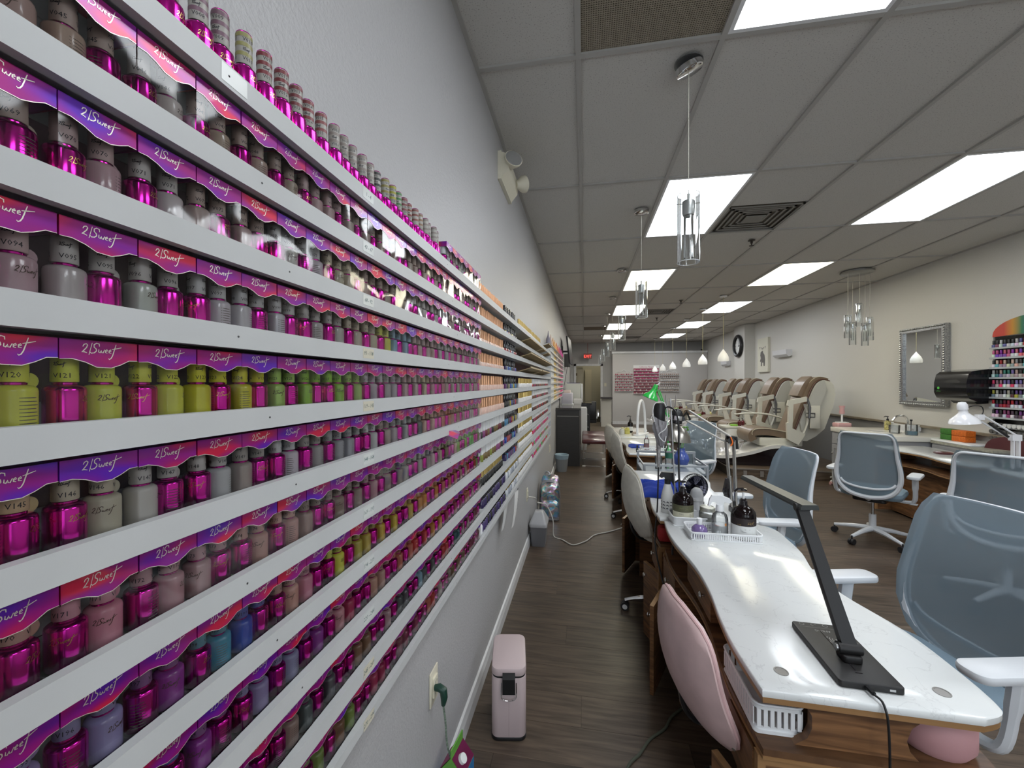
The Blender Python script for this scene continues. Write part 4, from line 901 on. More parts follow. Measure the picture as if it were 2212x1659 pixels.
for q, (nm, cl, y0_) in enumerate((('green', (.04, .16, .02), 5.36), ('orange', (.60, .13, .01), 5.20))):
    t_ = thing('buffer_box', 'translucent %s box of nail buffers on the low cabinet by the wall' % nm, 'box', (4.06, y0_, .846)); wd = .07 if q == 0 else .085
    for k in range(2): part('block', MB().rbox(-.05, .05, -wd, wd, .001+.062*k, .060+.062*k, .008, .004), mat('box_'+nm, cl, .6, noise=.3, nscale=90), t_)
solo('white_tray', MB().rbox(-.12, .10, -.26, .24, 0, .02, .02, .006), WHITE, 'flat white tray under the green and orange boxes', 'tray', (4.05, 5.22, .8255))
# ---------------------------------------------------------------- on the nearest table
def led_lamp():
    t = thing('desk_lamp', 'folding black LED desk lamp with charging base on the nearest table', 'desk lamp', (.674, 1.213, .7605), math.radians(-2))
    DK = mat('lamp_black', (.010, .009, .009), .45, bump=.1, bscale=900)
    b_ = part('base', MB().rbox(-.068, .068, -.125, .125, 0, .017, .008, .003), DK, t)
    part('base_groove', MB().box(-.012, -.009, -.08, .09, .0171, .0174).box(-.015, .0, -.09, -.087, .0171, .0174), BLACKG, b_, sm=0)
    part('port', MB().box(.035, .047, -.1256, -.125, .006, .011), STEEL, b_, sm=0)
    PR = mat('grey_print', (.35, .35, .34), .5)
    g = MB(); add_text(g, 'APROG', .012, lambda x, y: (-.004-x, .088-y, .0172))
    for r_ in (.010, .016, .022):
        for s in (0, 1):
            g.strokes([[(.012+r_*math.cos(math.radians(a+180*s)), .045+r_*math.sin(math.radians(a+180*s))) for a in range(-40, 45, 10)]], .0016, lambda x, y: (x, y, .0172))
    g.lathe([(.0005, .0172), (.003, .0173)], 10, (.012, .045, 0))
    for k in range(4):
        cx = -.045+.03*k; g.strokes([[(cx+.006*math.cos(math.radians(a)), .113+.006*math.sin(math.radians(a))) for a in range(0, 361-90*(k % 2), 20)]], .0011, lambda x, y: (x, y, .0172))
    g.strokes([[(-.055, .099), (.05, .099)]], .001, lambda x, y: (x, y, .0172))
    part('base_print', g, PR, b_, sm=0)
    part('hinge_block', MB().rbox(-.022, .022, -.055, -.012, .017, .034, .008, .003).cyl((-.026, -.033, .044), (.026, -.033, .044), .0145, n=18), DK, t)
    part('hinge_bolt', MB().cyl((-.031, -.033, .044), (-.026, -.033, .044), .009, n=14), STEEL, t)
    A = Vector((0, -.033, .05)); Bp = Vector((-.062, .075, .372))
    def slab(a, b_, w0, w1, th, up):
        d = (b_-a).normalized(); s = d.cross(Vector(up)).normalized(); n = s.cross(d).normalized()
        r = []
        for p, w_ in ((a, w0), (b_, w1)):
            r.append([tuple(p+s*x*w_+n*y*th) for x, y in ((-.5, -.5), (.5, -.5), (.5, -.1), (.42, .5), (-.42, .5), (-.5, -.1))])
        return MB().loft(r)
    part('arm', slab(A, Bp, .040, .033, .014, (0, -1, .3)), DK, t, sm=0)
    part('elbow', MB().cyl(tuple(Bp+Vector((-.018, 0, 0))), tuple(Bp+Vector((.018, 0, 0))), .011, n=14), DK, t)
    C1 = Bp+Vector((.012, -.02, .005)); C2 = Vector((-.105, .385, .385))
    h = part('light_bar', slab(C1, C2, .050, .042, .014, (0, 0, 1)), mat('bar_grey', (.05, .055, .055), .35), t, sm=0)
    C1b, C2b = C1+Vector((0, .02, -.0075)), C2+Vector((0, -.02, -.0075)); part('light_strip', slab(C1b, C2b, .036, .03, .002, (0, 0, 1)), mat('strip_white', (.7, .7, .68), .4), h, sm=0)
    part('cable', MB().tube(spline([(-.012, -.125, .009), (-.010, -.150, .010), (-.004, -.172, .003), (.0, -.182, -.06), (.006, -.180, -.3), (.02, -.175, -.55), (.06, -.14, -.745)], 6), .0026, 7).tube([(-.012, -.124, .009), (-.010, -.148, .010)], .005, 8), BLACK, t)
led_lamp()
DKG = mat('dark_bottle_gloss', (.006, .003, .003), .05, spec=.35); LBW = mat('label_white', (.68, .69, .68), .5); LBC = mat('label_cream', (.62, .60, .46), .5); OLV = mat('label_olive', (.10, .10, .055), .5)
BIG = [(.0005, 0), (.050, 0), (.0525, .004), (.0525, .108), (.049, .125), (.038, .139), (.022, .147), (.0195, .153), (.0005, .153)]
def band(rad, z0, z1, a0=0, a1=2*PI, n=32):
    v = []; 
    for i in range(n+1): a = a0+(a1-a0)*i/n; v += [(rad*math.cos(a), rad*math.sin(a), z0), (rad*math.cos(a), rad*math.sin(a), z1)]
    return MB().add(v, [(2*i, 2*i+2, 2*i+3, 2*i+1) for i in range(n)])
# white slotted tray and what stands in it
basket('slotted_tray', 'low white slotted plastic tray near the far end of the nearest table', (.640, 2.065, .7605), .31, .150, .036, WHITE, math.radians(1), bar=.0055, pitch=.0105)
b2 = bottle('lotion_bottle', 'large black pump bottle with a white lower label in the slotted tray', 'bottle', (.733, 2.055, .766), BIG, DKG, n=32)
part('label', band(.0528, .004, .066), LBW, b2); part('dark_label', band(.0528, .066, .100), mat('label_black', (.02, .012, .012), .5), b2)
g = MB(); W2 = lambda a0, r_=.0531: (lambda x, y: wrap(r_, x, y, a0))
add_text(g, 'oouij', .008, lambda x, y: wrap(.0531, x-.03, .070+y, -PI/2-.1))
branch = [[(0, 0), (.010, .004), (.022, .004), (.034, .010)], [(.006, .002), (.002, .010)], [(.012, .004), (.010, .014)], [(.020, .004), (.021, .013)], [(.012, .004), (.016, -.004)], [(.022, .004), (.028, -.003)], [(.026, .006), (.030, .014)]]
g.strokes([[(x, y+.076) for x, y in ln] for ln in branch], .0014, W2(-PI/2-.02)); part('gold_print', g, mat('label_gold', (.45, .30, .10), .5), b2, sm=0)
g = MB()
for z, a, l in ((.052, -.03, .04), (.045, -.03, .012), (.040, -.03, .024), (.012, -.03, .018)): g.strokes([[(a, z), (a+l*.5, z), (a+l, z)]], .0016, W2(-PI/2))
part('label_print', g, mat('print_grey', (.12, .12, .13), .6), b2, sm=0)
pump(b2, .150, BLACKG, .048, .017, WHITE, .05, math.radians(20))
b1 = bottle('lotion_bottle', 'large black pump bottle with cream and olive label in the plain white bin', 'bottle', (.508, 2.245, .766), BIG, DKG, n=32)
part('label', band(.0528, .004, .058, -PI*.95, -.12), LBC, b1); part('olive_label', band(.0528, .058, .094, -PI*.95, -.12), OLV, b1)
g = MB()
for z, a, l in ((.050, -.03, .022), (.045, -.03, .024), (.050, .022, .012), (.042, .022, .016), (.034, .022, .012), (.028, .022, .014)): g.strokes([[(a, z), (a+l*.5, z), (a+l, z)]], .0015, W2(-PI/2))
add_text(g, 'BODY', .006, lambda x, y: wrap(.0531, x-.022, .016+y, -PI/2)); part('label_print', g, mat('print_grey', (.12, .12, .13), .6), b1, sm=0)
g = MB(); g.strokes([[(x*1.2, y*1.3+.070) for x, y in ln] for ln in branch], .0013, W2(-PI/2)); g.strokes([[(x*.8-.03, y+.074) for x, y in ln] for ln in branch], .001, W2(-PI/2)); part('leaf_print', g, mat('print_olive', (.22, .22, .10), .6), b1, sm=0)
pump(b1, .150, BLACKG, .030, .017, WHITE, .04, math.radians(0))
basket('utility_bin', 'plain white plastic bin with solid sides behind the slotted tray', (.530, 2.235, .7605), .17, .135, .045, WHITE, 0, solid=True)
# clear sprayer
sp = bottle('spray_bottle', 'clear spray bottle with a white trigger in the slotted tray', 'bottle', (.640, 2.085, .766), [(.0005, 0), (.034, 0), (.036, .004), (.036, .075), (.030, .095), (.018, .105), (.017, .112), (.0005, .112)], BOTTLECL, n=24)
part('liquid', MB().lathe([(.0005, .003), (.033, .003), (.034, .045), (.0005, .045)], 20), clear('milky_liquid', (.92, .94, .94), .2, 1.33, boost=1, milk=.35), sp)
part('spray_collar', MB().lathe([(.0005, .110), (.018, .110), (.018, .128), (.015, .14), (.0005, .14)], 18), WHITE, sp)
part('trigger_head', MB().prism([(-.045, .165), (-.035, .182), (.0, .185), (.040, .172), (.052, .160), (.040, .150), (.018, .155), (.012, .135), (-.012, .135), (-.02, .152), (-.036, .150), (-.046, .128), (-.052, .13)][::-1], -.010, .010, 'y'), WHITE, sp, sm=0)
g = MB(); add_text(g, 'DANC', .008, lambda x, y: wrap(.0363, x-.018, .045+y, -PI/2)); part('red_print', g, mat('print_red', (.45, .08, .08), .5), sp, sm=0)
part('orange_mark', band(.0363, .048, .060, -PI/2+.45, -PI/2+.72, 6), mat('print_orange', (.6, .25, .08), .5), sp)
sp.rotation_euler = (0, 0, math.radians(-8))
pb = bottle('purple_bottle', 'small round bottle of violet liquid with a white cap in the slotted tray', 'bottle', (.535, 2.035, .766), [(.0005, 0), (.022, 0), (.033, .012), (.036, .028), (.032, .042), (.020, .052), (.012, .056), (.0005, .057)], mat('violet_liquid', (.25, .17, .42), .08, trans=.3, coat=.5), n=24)
part('cap', MB().lathe([(.0005, .055), (.0115, .055), (.0125, .058), (.0125, .084), (.0005, .085)], 16), WHITE, pb)
jr = bottle('glass_jar', 'clear glass jar with a metal screw lid behind the clear sprayer', 'jar', (.618, 2.205, .7605), [(.0005, 0), (.038, 0), (.040, .004), (.040, .070), (.034, .080), (.0005, .080)], BOTTLECL, n=24)
part('lid', MB().lathe([(.0005, .078), (.036, .078), (.037, .082), (.036, .085), (.037, .088), (.036, .091), (.037, .095), (.035, .098), (.030, .098), (.028, .096), (.0005, .096)], 24), mat('tin_lid', (.5, .5, .44), .3, .9), jr); part('cotton', MB().lathe([(.0005, .004), (.036, .004), (.036, .05), (.0005, .055)], 14), mat('cotton', (.6, .6, .55), .9), jr)
# second white sprayer, cloudy cap
s2 = bottle('foam_pump', 'frosted white pump cup behind the jar at the table end', 'bottle', (.600, 2.335, .7605), [(.0005, 0), (.034, 0), (.036, .004), (.036, .06), (.03, .09), (.018, .10), (.0005, .10)], clear('frosted_cup', (.92, .92, .95), .3, 1.45, boost=1, milk=.35), n=20)
part('pump_core', MB().lathe([(.0005, .02), (.014, .02), (.010, .06), (.012, .09), (.0005, .10)], 14), WHITE, s2); part('dome_cap', MB().lathe([(.0335, .095), (.034, .12), (.028, .145), (.015, .158), (.0005, .16)], 20), clear('frosted_cup', (.92, .92, .95), .3, 1.45, boost=1, milk=.35), s2)
# white basket under the near left corner
basket('storage_basket', 'deep white slotted basket on the lower shelf of the nearest table', (.475, 1.215, .617), .115, .235, .072, WHITE, 0, bar=.009, pitch=.018, slot_h=(.22, .82))
solo('arm_cushion', MB().lathe([(.0005, 0), (.07, 0), (.082, .02), (.082, .07), (.07, .09), (.0005, .092)], 28), mat('pink_cushion', (.50, .27, .28), .6), 'round pink cushion on the right of the lower table shelf', 'cushion', (.835, 1.16, .617))
# ---------------------------------------------------------------- on the second table
zb = bottle('spray_bottle', 'white spray bottle with a zebra-stripe band and black trigger on the second table', 'bottle', (.462, 2.40, .7605), [(.0005, 0), (.033, 0), (.035, .004), (.035, .085), (.030, .11), (.018, .155), (.014, .165), (.0005, .165)], mat('sprayer_white', (.7, .7, .68), .4), n=24)
g = MB()
for k in range(11):
    a0 = -PI+k*.56
    for j in range(3): g.strokes([[(a0*.0353+.0+.002*j, .026+.018*j), (a0*.0353+.008, .030+.018*j), (a0*.0353+.016, .024+.018*j)]], .0055, lambda x, z: wrap(.0354, x, z))
part('zebra_stripes', g, INK, zb, sm=0)
part('trigger_head', MB().lathe([(.0005, .160), (.017, .160), (.017, .185), (.010, .19), (.0005, .19)], 14).prism([(-.045, .20), (-.03, .225), (.03, .225), (.045, .212), (.03, .205), (.034, .165), (.052, .12), (.046, .118), (.024, .165), (.012, .185), (-.012, .185), (-.02, .2), (-.034, .192)][::-1], -.011, .011, 'y'), BLACK, zb, sm=0)
# blue towel, crumpled
def towel(name, label, x, y, sx, sy, hgt, m, seed, nu=26, nv=22):
    r_ = random.Random(seed); ph = [(r_.uniform(3, 9), r_.uniform(3, 9), r_.uniform(0, 6), r_.uniform(.3, 1)) for _ in range(6)]
    def fn(u, v):
        e = min(1, 5*min(u, 1-u, v, 1-v)); h = sum(abs(math.sin(a*u+b_*v*1.3+c))*d for a, b_, c, d in ph)/len(ph)
        wob = .08*math.sin(7*v+ph[0][2])+.06*math.sin(11*v+1), .09*math.sin(6*u+ph[1][2])+.05*math.sin(13*u)
        return ((u-.5+wob[0]*.5)*sx, (v-.5+wob[1]*.5)*sy, .005+hgt*h*e**.5), (0, 0, 1)
    return solo(name, MB().patch(fn, nu, nv, .006), m, label, 'towel', (x, y, .7605), sm=60)
BLU = mat('blue_terry', (.015, .045, .33), .95, bump=.6, bscale=500)
towel('blue_towel', 'crumpled royal blue towel on the second table', .535, 2.83, .33, .34, .10, BLU, 5)
# black desk fan
f = thing('desk_fan', 'small black wire-cage desk fan on the second table behind the bottles', 'fan', (.665, 2.62, .7605), math.radians(-75))
cg = MB(); R_ = .078
for k in range(3): cg.tube([((-.03+.022*k), (R_-.006*abs(k-1))*math.cos(2*PI*i/28), .095+(R_-.006*abs(k-1))*math.sin(2*PI*i/28)) for i in range(28)], .0022, 5, closed=True)
for i in range(28):
    a = 2*PI*i/28; cg.tube([(-.036, .012*math.cos(a), .095+.012*math.sin(a)), (-.034, .05*math.cos(a), .095+.05*math.sin(a)), (-.008, R_*math.cos(a), .095+R_*math.sin(a)), (.02, .04*math.cos(a), .095+.04*math.sin(a))], .0009, 4)
part('cage', cg, BLACK, f)
bl = MB()
for i in range(4): a = PI/2*i; bl.add([(-.01, 0, .095), (-.02, .06*math.cos(a), .095+.06*math.sin(a)), (.0, .06*math.cos(a+.9), .095+.06*math.sin(a+.9)), (.001, .06*math.cos(a+.9), .095+.06*math.sin(a+.9)), (-.009, 0, .095)], [(0, 1, 2), (4, 3, 1)])
part('rear_guard', MB().cyl((.012, 0, .095), (.014, 0, .095), .072, n=28), clear('dark_guard', (.28, .28, .33), .3, 1.4, boost=.3), f)
part('blades', bl, mat('fan_blue', (.02, .03, .12), .3), f, sm=0); part('hub', MB().cyl((-.03, 0, .095), (.03, 0, .095), .014), BLACK, f); part('stand', MB().lathe([(.0005, 0), (.05, 0), (.05, .008), (.012, .014), (.010, .02), (.0005, .02)], 18), BLACK, f)
solo('red_pouch', MB().rbox(-.03, .05, -.03, .04, 0, .085, .02, .02), mat('red_cloth', (.35, .02, .02), .7), 'small red pouch on the lower shelf where the first two tables meet', 'pouch', (.43, 2.34, .617))
# chrome spring-arm lamp with bell shade
cl = thing('task_lamp', 'chrome spring-arm task lamp with a brushed metal bell shade', 'desk lamp', (.83, 2.47, .7605), 0)
part('clamp', MB().box(-.02, .02, -.02, .02, 0, .03).cyl((0, 0, 0), (0, 0, .06), .012), BLACK, cl)
E1 = Vector((-.02, .0, .405)); S0 = Vector((-.27, .0, .585))
part('lower_arm', MB().cyl((-.012, -.012, .03), tuple(E1+Vector((-.02, -.012, -.01))), .0055).cyl((.012, -.012, .03), tuple(E1+Vector((.02, -.012, .0))), .0055).cyl((-.012, .012, .03), tuple(E1+Vector((-.02, .012, -.01))), .0055).cyl((.012, .012, .03), tuple(E1+Vector((.02, .012, 0))), .0055), mat('arm_steel', (.42, .40, .37), .35, .9), cl)
part('upper_arm', MB().cyl(tuple(E1+Vector((0, -.012, .02))), tuple(S0+Vector((.03, -.012, -.015))), .0055).cyl(tuple(E1+Vector((.02, .012, -.035))), tuple(S0+Vector((.02, .012, -.075))), .0055).cyl(tuple(E1+Vector((0, .012, .02))), tuple(S0+Vector((.03, .012, -.015))), .0055), mat('arm_steel', (.42, .40, .37), .35, .9), cl)
part('elbow_joint', MB().cyl(tuple(E1+Vector((0, -.025, 0))), tuple(E1+Vector((0, .025, 0))), .018).tube([tuple(E1+Vector((-.02, 0, .02))), tuple(E1+Vector((.03, 0, .015))), tuple(E1+Vector((.035, 0, -.05)))], .012, 8), BLACK, cl)
part('orange_tie', MB().tube(spline([tuple(E1+Vector((-.005, -.028, .02))), tuple(E1+Vector((.004, -.03, -.01))), tuple(E1+Vector((-.006, -.03, -.03)))], 4), .004, 6), mat('orange_tie', (.75, .15, .02), .5), cl)
part('springs', MB().cyl(tuple(Vector((-.01, 0, .05))), tuple(Vector((-.02, 0, .20))), .008).cyl((.012, 0, .05), (.01, 0, .20), .008), CHROME, cl)
part('black_grip', MB().tube([(-.035, -.01, .07), (-.045, -.015, .12), (-.04, -.015, .19)], [.012, .019, .010], 8), BLACKG, cl)
sh_ = part('shade', MB().lathe([(.030, 0), (.034, -.004), (.034, -.012), (.060, -.030), (.082, -.060), (.094, -.098), (.0925, -.098), (.080, -.061), (.058, -.032), (.030, -.014)], 36), mat('spun_metal', (.34, .32, .29), .28, .95), cl, 'brushed metal bell shade', loc=(-.31, 0, .495), rot=(0, .12, 0))
part('lamp_housing', MB().lathe([(.030, 0), (.034, .004), (.034, .022), (.034, .026), (.033, .05), (.030, .066), (.018, .082), (.0005, .086)], 24), BLACK, sh_); part('chrome_ring', MB().lathe([(.0345, .018), (.0348, .02), (.0348, .042), (.0345, .044)], 24), CHROME, sh_)
part('shade_bracket', MB().cyl((.03, -.02, .03), (.03, .03, .03), .014).tube([(.03, 0, .03), (.05, 0, .075), (.075, 0, .03)], .006, 6), BLACK, sh_)
# thin metal stand with looped black cable, drill handpiece and face mask
ps = thing('cable_stand', 'thin steel pole with a looped black cable standing between the first tables', 'stand', (.50, 2.36, .7605), 0)
part('pole', MB().cyl((0, 0, 0), (-.025, .03, .64), .004), STEEL, ps); part('foot', MB().lathe([(.0005, 0), (.028, 0), (.026, .008), (.0005, .01)], 16), BLACK, ps); part('top_fork', MB().tube([(-.05, .03, .66), (-.045, .03, .60), (-.02, .03, .585), (.0, .03, .60), (.004, .03, .66)], .0028, 6), STEEL, ps)
part('cable', MB().tube(spline([(-.085, .05, .40), (-.08, .04, .52), (-.055, .03, .585), (-.025, .02, .59), (.0, .0, .56), (.008, -.02, .48), (.004, -.04, .3), (-.004, -.10, .12), (-.02, -.16, .02), (-.055, -.19, -.1), (-.06, -.20, -.16)], 6), .0052, 8), BLACK, ps)
hp_ = thing('drill_handpiece', 'black nail drill handpiece hanging on its cord above the second table', 'nail drill', (.415, 2.41, .90), 0)
part('body', MB().lathe([(.0005, .25), (.012, .25), (.018, .28), (.027, .36), (.033, .40), (.033, .455), (.024, .475), (.0005, .478)], 18), BLACK, hp_, loc=(.004, 0, .0))
part('cord', MB().tube(spline([(.002, 0, .26), (-.002, 0, .03), (-.01, -.02, -.12), (-.035, -.10, -.28), (-.02, -.22, -.42), (.02, -.30, -.55)], 6), .0042, 8), BLACK, hp_); part('wrapped_sleeve', MB().lathe([(.0005, .11), (.007, .11), (.010, .17), (.015, .28), (.0005, .285)], 12), mat('foil_wrap', (.40, .38, .37), .4, .5, noise=.5, nscale=60), hp_)
m_ = thing('face_mask', 'crumpled grey face mask draped round the hanging drill handpiece', 'face mask', (.418, 2.41, 1.02), 0)
def mfn(u, v):
    a = -2.6+4.4*u; z = .13+.15*v-.03*math.sin(3*u); r_ = .012+.030*math.sin(PI*min(1, v*.7+.05))+.006*math.sin(11*a+9*v)*(.4+.6*v)
    return (r_*math.cos(a), r_*math.sin(a), z), (math.cos(a), math.sin(a), 0)
part('fabric', MB().patch(mfn, 26, 14, .003), mat('grey_mask', (.24, .23, .24), .9, bump=.3, bscale=300), m_, sm=60); part('ear_loop', MB().tube(spline([(-.03, -.035, .25), (-.04, -.035, .31), (-.026, -.035, .355), (.02, -.03, .357), (.04, -.02, .30), (.03, -.045, .22), (-.01, -.045, .18), (.02, -.045, .14), (.03, -.035, .17)], 5), .0028, 6), mat('mask_loop', (.66, .66, .66), .8), m_)

# ---------------------------------------------------------------- grey tool cart between the second and third tables
GRY = mat('cart_grey', (.33, .35, .37), .4, .3)
ct = thing('tool_cart', 'grey metal tool cart with black drawers and rail handles', 'cart', (.50, 3.58, 0), 0)
part('cabinet', MB().box(0, .50, 0, .40, .12, .72), mat('cart_dark', (.05, .055, .06), .4), ct, sm=0)
for k in range(3):
    d = part('drawer', MB().box(.02, .48, -.014, 0, .60-.16*k, .70-.16*k), BLACK, ct, sm=0); part('handle', MB().tube([(.06, -.014, .68-.16*k), (.06, -.03, .68-.16*k), (.44, -.03, .68-.16*k), (.44, -.014, .68-.16*k)], .007, 6), mat('handle_grey', (.10, .10, .11), .3, .6), d)
part('latch', MB().box(.455, .463, -.018, -.013, .635, .665), WHITE, ct, sm=0)
part('top_tray', MB().box(-.01, .51, -.01, .41, .72, .735), mat('tray_grey', (.22, .25, .28), .35), ct, sm=0)
part('rails', MB().box(-.01, .01, -.015, .005, .10, .80).box(.49, .51, -.015, .005, .10, .80).box(-.01, .01, .395, .415, .10, .85).box(.49, .51, .395, .415, .10, .85).box(.01, .49, -.015, .005, .785, .80).box(.01, .49, .395, .415, .83, .85).box(-.01, .0, .005, .395, .785, .80).box(.5, .51, .005, .395, .785, .80), GRY, ct, sm=0)
for xx, yy in ((.03, .03), (.47, .03), (.03, .37), (.47, .37)): part('caster', MB().cyl((xx-.01, yy, .03), (xx+.01, yy, .03), .03, n=14).cyl((xx, yy, .05), (xx, yy, .12), .008), RUB, ct)
wb_ = bottle('water_bottle', 'clear plastic water bottle with a green label on the tool cart', 'bottle', (.735, 3.76, .7355), [(.0005, 0), (.030, 0), (.033, .006), (.031, .05), (.033, .07), (.033, .14), (.030, .155), (.013, .195), (.012, .205), (.0005, .205)], BOTTLECL, n=20)
part('label', band(.0335, .09, .135), mat('label_green', (.03, .14, .09), .4), wb_); part('cap', MB().lathe([(.0005, .203), (.014, .203), (.014, .218), (.0005, .219)], 14), WHITE, wb_); part('water', MB().lathe([(.0005, .003), (.029, .003), (.031, .11), (.0005, .11)], 18), clear('water', (.93, .96, .98), .05, 1.33, boost=1, milk=.06), wb_)
v_ = bottle('blue_vase', 'glossy blue round vase holding a leafy green plant on the tool cart', 'vase', (.855, 3.84, .7355), [(.0005, 0), (.035, 0), (.060, .03), (.070, .07), (.062, .105), (.038, .135), (.030, .155), (.034, .17), (.030, .17), (.026, .155), (.0005, .15)], mat('blue_glaze', (.06, .10, .36), .12, coat=.6), n=28)
lf = MB(); r2 = random.Random(4)
for k in range(60):
    a, h_, d_ = r2.uniform(0, 2*PI), r2.uniform(.20, .36), r2.uniform(.01, .055); x, y = d_*math.cos(a), d_*math.sin(a); s = .014
    lf.add([(x, y, h_), (x+s*math.cos(a+1), y+s*math.sin(a+1), h_+.012), (x+1.6*s*math.cos(a), y+1.6*s*math.sin(a), h_+.004), (x+s*math.cos(a-1), y+s*math.sin(a-1), h_+.010), (x+.5*s, y, h_-.003)], [(0, 1, 2), (0, 2, 3), (0, 3, 4), (1, 0, 4), (2, 1, 4), (3, 2, 4)])
part('leaves', lf, mat('leaf_green', (.18, .38, .08), .6), v_, sm=0)['kind'] = 'stuff'
part('stems', MB().cyl((0, 0, .1), (.01, 0, .3), .003).cyl((0, 0, .1), (-.03, .01, .32), .003).cyl((0, 0, .1), (.03, -.02, .3), .003), mat('leaf_green', (.18, .38, .08), .6), v_)
solo('drinking_glass', MB().lathe([(.0005, 0), (.026, 0), (.032, .11), (.030, .11), (.024, .004), (.0005, .004)], 18), BOTTLECL, 'clear drinking glass beside the water bottle on the tool cart', 'glass', (.64, 3.72, .7355))

# ---------------------------------------------------------------- third and fourth tables
GRN = mat('lamp_green', (.03, .45, .07), .2, coat=.5)
gl = thing('desk_lamp', 'bright green swing-arm desk lamp at the third table', 'desk lamp', (.86, 4.44, .7605), 0)
part('arm', MB().cyl((0, -.008, .03), (-.01, -.008, .40), .006).cyl((0, .008, .03), (-.01, .008, .40), .006).cyl((-.012, 0, .38), (-.11, 0, .66), .006).cyl((.008, 0, .37), (-.09, 0, .655), .006), GRN, gl); part('clamp', MB().box(-.025, .025, -.025, .025, 0, .04), GRN, gl)
part('shade', MB().lathe([(.022, .05), (.03, .03), (.038, 0), (.07, -.03), (.085, -.065), (.083, -.065), (.068, -.032), (.02, -.01)], 28), GRN, gl, loc=(-.155, 0, .62), rot=(0, .42, 0))
part('lamp_neck', MB().lathe([(.0005, .10), (.02, .095), (.027, .06), (.026, .04), (.0005, .04)], 18), GRN, gl, loc=(-.155, 0, .62), rot=(0, .42, 0))
part('white_tip', MB().cyl((-.11, 0, .70), (-.08, 0, .73), .006), WHITE, gl)
towel('blue_towel', 'small flat blue towel on the third table', .60, 4.78, .20, .22, .03, BLU, 9, 12, 10)
basket('slotted_tray', 'white slotted tray on the third table behind the cart', (.74, 4.52, .7605), .30, .14, .04, WHITE, 0, bar=.008, pitch=.02)
rb = bottle('liquid_bottle', 'clear bottle half full of red liquid on the third table', 'bottle', (.66, 4.55, .766), [(.0005, 0), (.026, 0), (.028, .004), (.028, .11), (.014, .125), (.013, .14), (.0005, .14)], BOTTLECL); part('liquid', MB().lathe([(.0005, .003), (.0265, .003), (.0265, .07), (.0005, .07)], 18), mat('red_liquid', (.30, .03, .08), .1), rb); part('cap', MB().lathe([(.0005, .138), (.015, .138), (.015, .16), (.0005, .16)], 14), WHITE, rb)
for q, (dx, dy, c, nm) in enumerate(((.55, 4.44, (.02, .02, .03), 'black'), (.80, 4.60, (.6, .6, .6), 'white'), (.76, 4.50, (.3, .05, .1), 'dark red'), (.84, 4.50, (.05, .05, .05), 'charcoal'))):
    solo('small_bottle', MB().lathe([(.0005, 0), (.014, 0), (.014, .03), (.008, .036), (.009, .07), (.0005, .071)], 14), mat('tiny_%d' % q, c, .3), 'tiny %s bottle beside the tray on the third table' % nm, 'bottle', (dx, dy, .766 if q else .7605), group='tiny bottles on the third table')
al = thing('arch_lamp', 'white arch-shaped table lamp on the farthest manicure table', 'table lamp', (.785, 5.90, .7605), math.radians(62))
def arch(r0, th): return [(r0*math.cos(a), 0, .02+.46*abs(math.sin(a))**.8) for a in [PI*i/24 for i in range(25)]]
part('arch', MB().tube(arch(.15, 0), .018, 8, flat=1.0, up=(0, 1, 0)), WHITE, al); part('base', MB().rbox(-.19, .19, -.05, .05, 0, .02, .03, .004), WHITE, al)
pb2 = bottle('lotion_bottle', 'tall black pump bottle beside the arch lamp on the farthest table', 'bottle', (.66, 6.12, .7605), [(.0005, 0), (.035, 0), (.037, .004), (.037, .13), (.03, .15), (.015, .165), (.0005, .166)], DKG); part('label', band(.0375, .03, .09), LBW, pb2); pump(pb2, .162, BLACK, .05, .015, None, .05, 0)
for q, (x, y, nm, c, h_) in enumerate(((.52, 5.88, 'cloudy', (.55, .55, .5), .08), (.60, 5.95, 'yellow', (.60, .55, .15), .09), (.56, 6.15, 'yellowish', (.55, .52, .25), .07), (.68, 5.80, 'beige', (.5, .42, .35), .05))):
    solo('product_jar', MB().lathe([(.0005, 0), (.035, 0), (.037, .004), (.037, h_*.7), (.028, h_*.75), (.028, h_), (.0005, h_+.001)], 16), mat('jar_%d' % q, c, .25), '%s product jar on the farthest manicure table' % nm, 'jar', (x, y, .7605), group='jars on the farthest table')

# ---------------------------------------------------------------- right side tables
WHL = mat('lamp_white', (.80, .80, .83), .2, coat=.4)
wl = thing('desk_lamp', 'white swing-arm desk lamp in front of the polish rack', 'desk lamp', (3.50, 4.02, .7605), math.radians(4))
part('clamp', MB().box(-.02, .03, -.025, .025, 0, .03), BLACK, wl)
part('lower_arm', MB().box(-.022, -.010, -.012, .012, .02, .27).box(.018, .030, -.012, .012, .02, .27), WHL, wl, sm=0)
part('joint', MB().box(-.035, .035, -.018, .018, .25, .30), WHL, wl, sm=0)
part('upper_arm', MB().tube([(.0, -.01, .295), (-.245, -.01, .455)], .007, 6).tube([(-.02, .01, .26), (-.265, .01, .42)], .007, 6), WHL, wl); part('spring', MB().tube([(-.05, 0, .28), (-.2, 0, .40)], .010, 8), BLACK, wl)
part('head_joint', MB().box(-.285, -.24, -.018, .018, .42, .465), WHL, wl, sm=0)
part('shade', MB().lathe([(.026, .03), (.032, .0), (.050, -.02), (.085, -.05), (.098, -.085), (.096, -.085), (.082, -.052), (.02, -.01)], 32), WHL, wl, loc=(-.385, 0, .475), rot=(0, -.12, 0))
part('lamp_neck', MB().lathe([(.0005, .095), (.022, .09), (.033, .07), (.034, .03), (.026, .028), (.0005, .03)], 24), WHL, wl, loc=(-.385, 0, .475), rot=(0, -.12, 0)); part('cable', MB().tube(spline([(-.355, 0, .52), (-.31, 0, .535), (-.25, 0, .53), (-.235, 0, .49), (-.25, 0, .455)], 5), .004, 6), BLACK, wl)
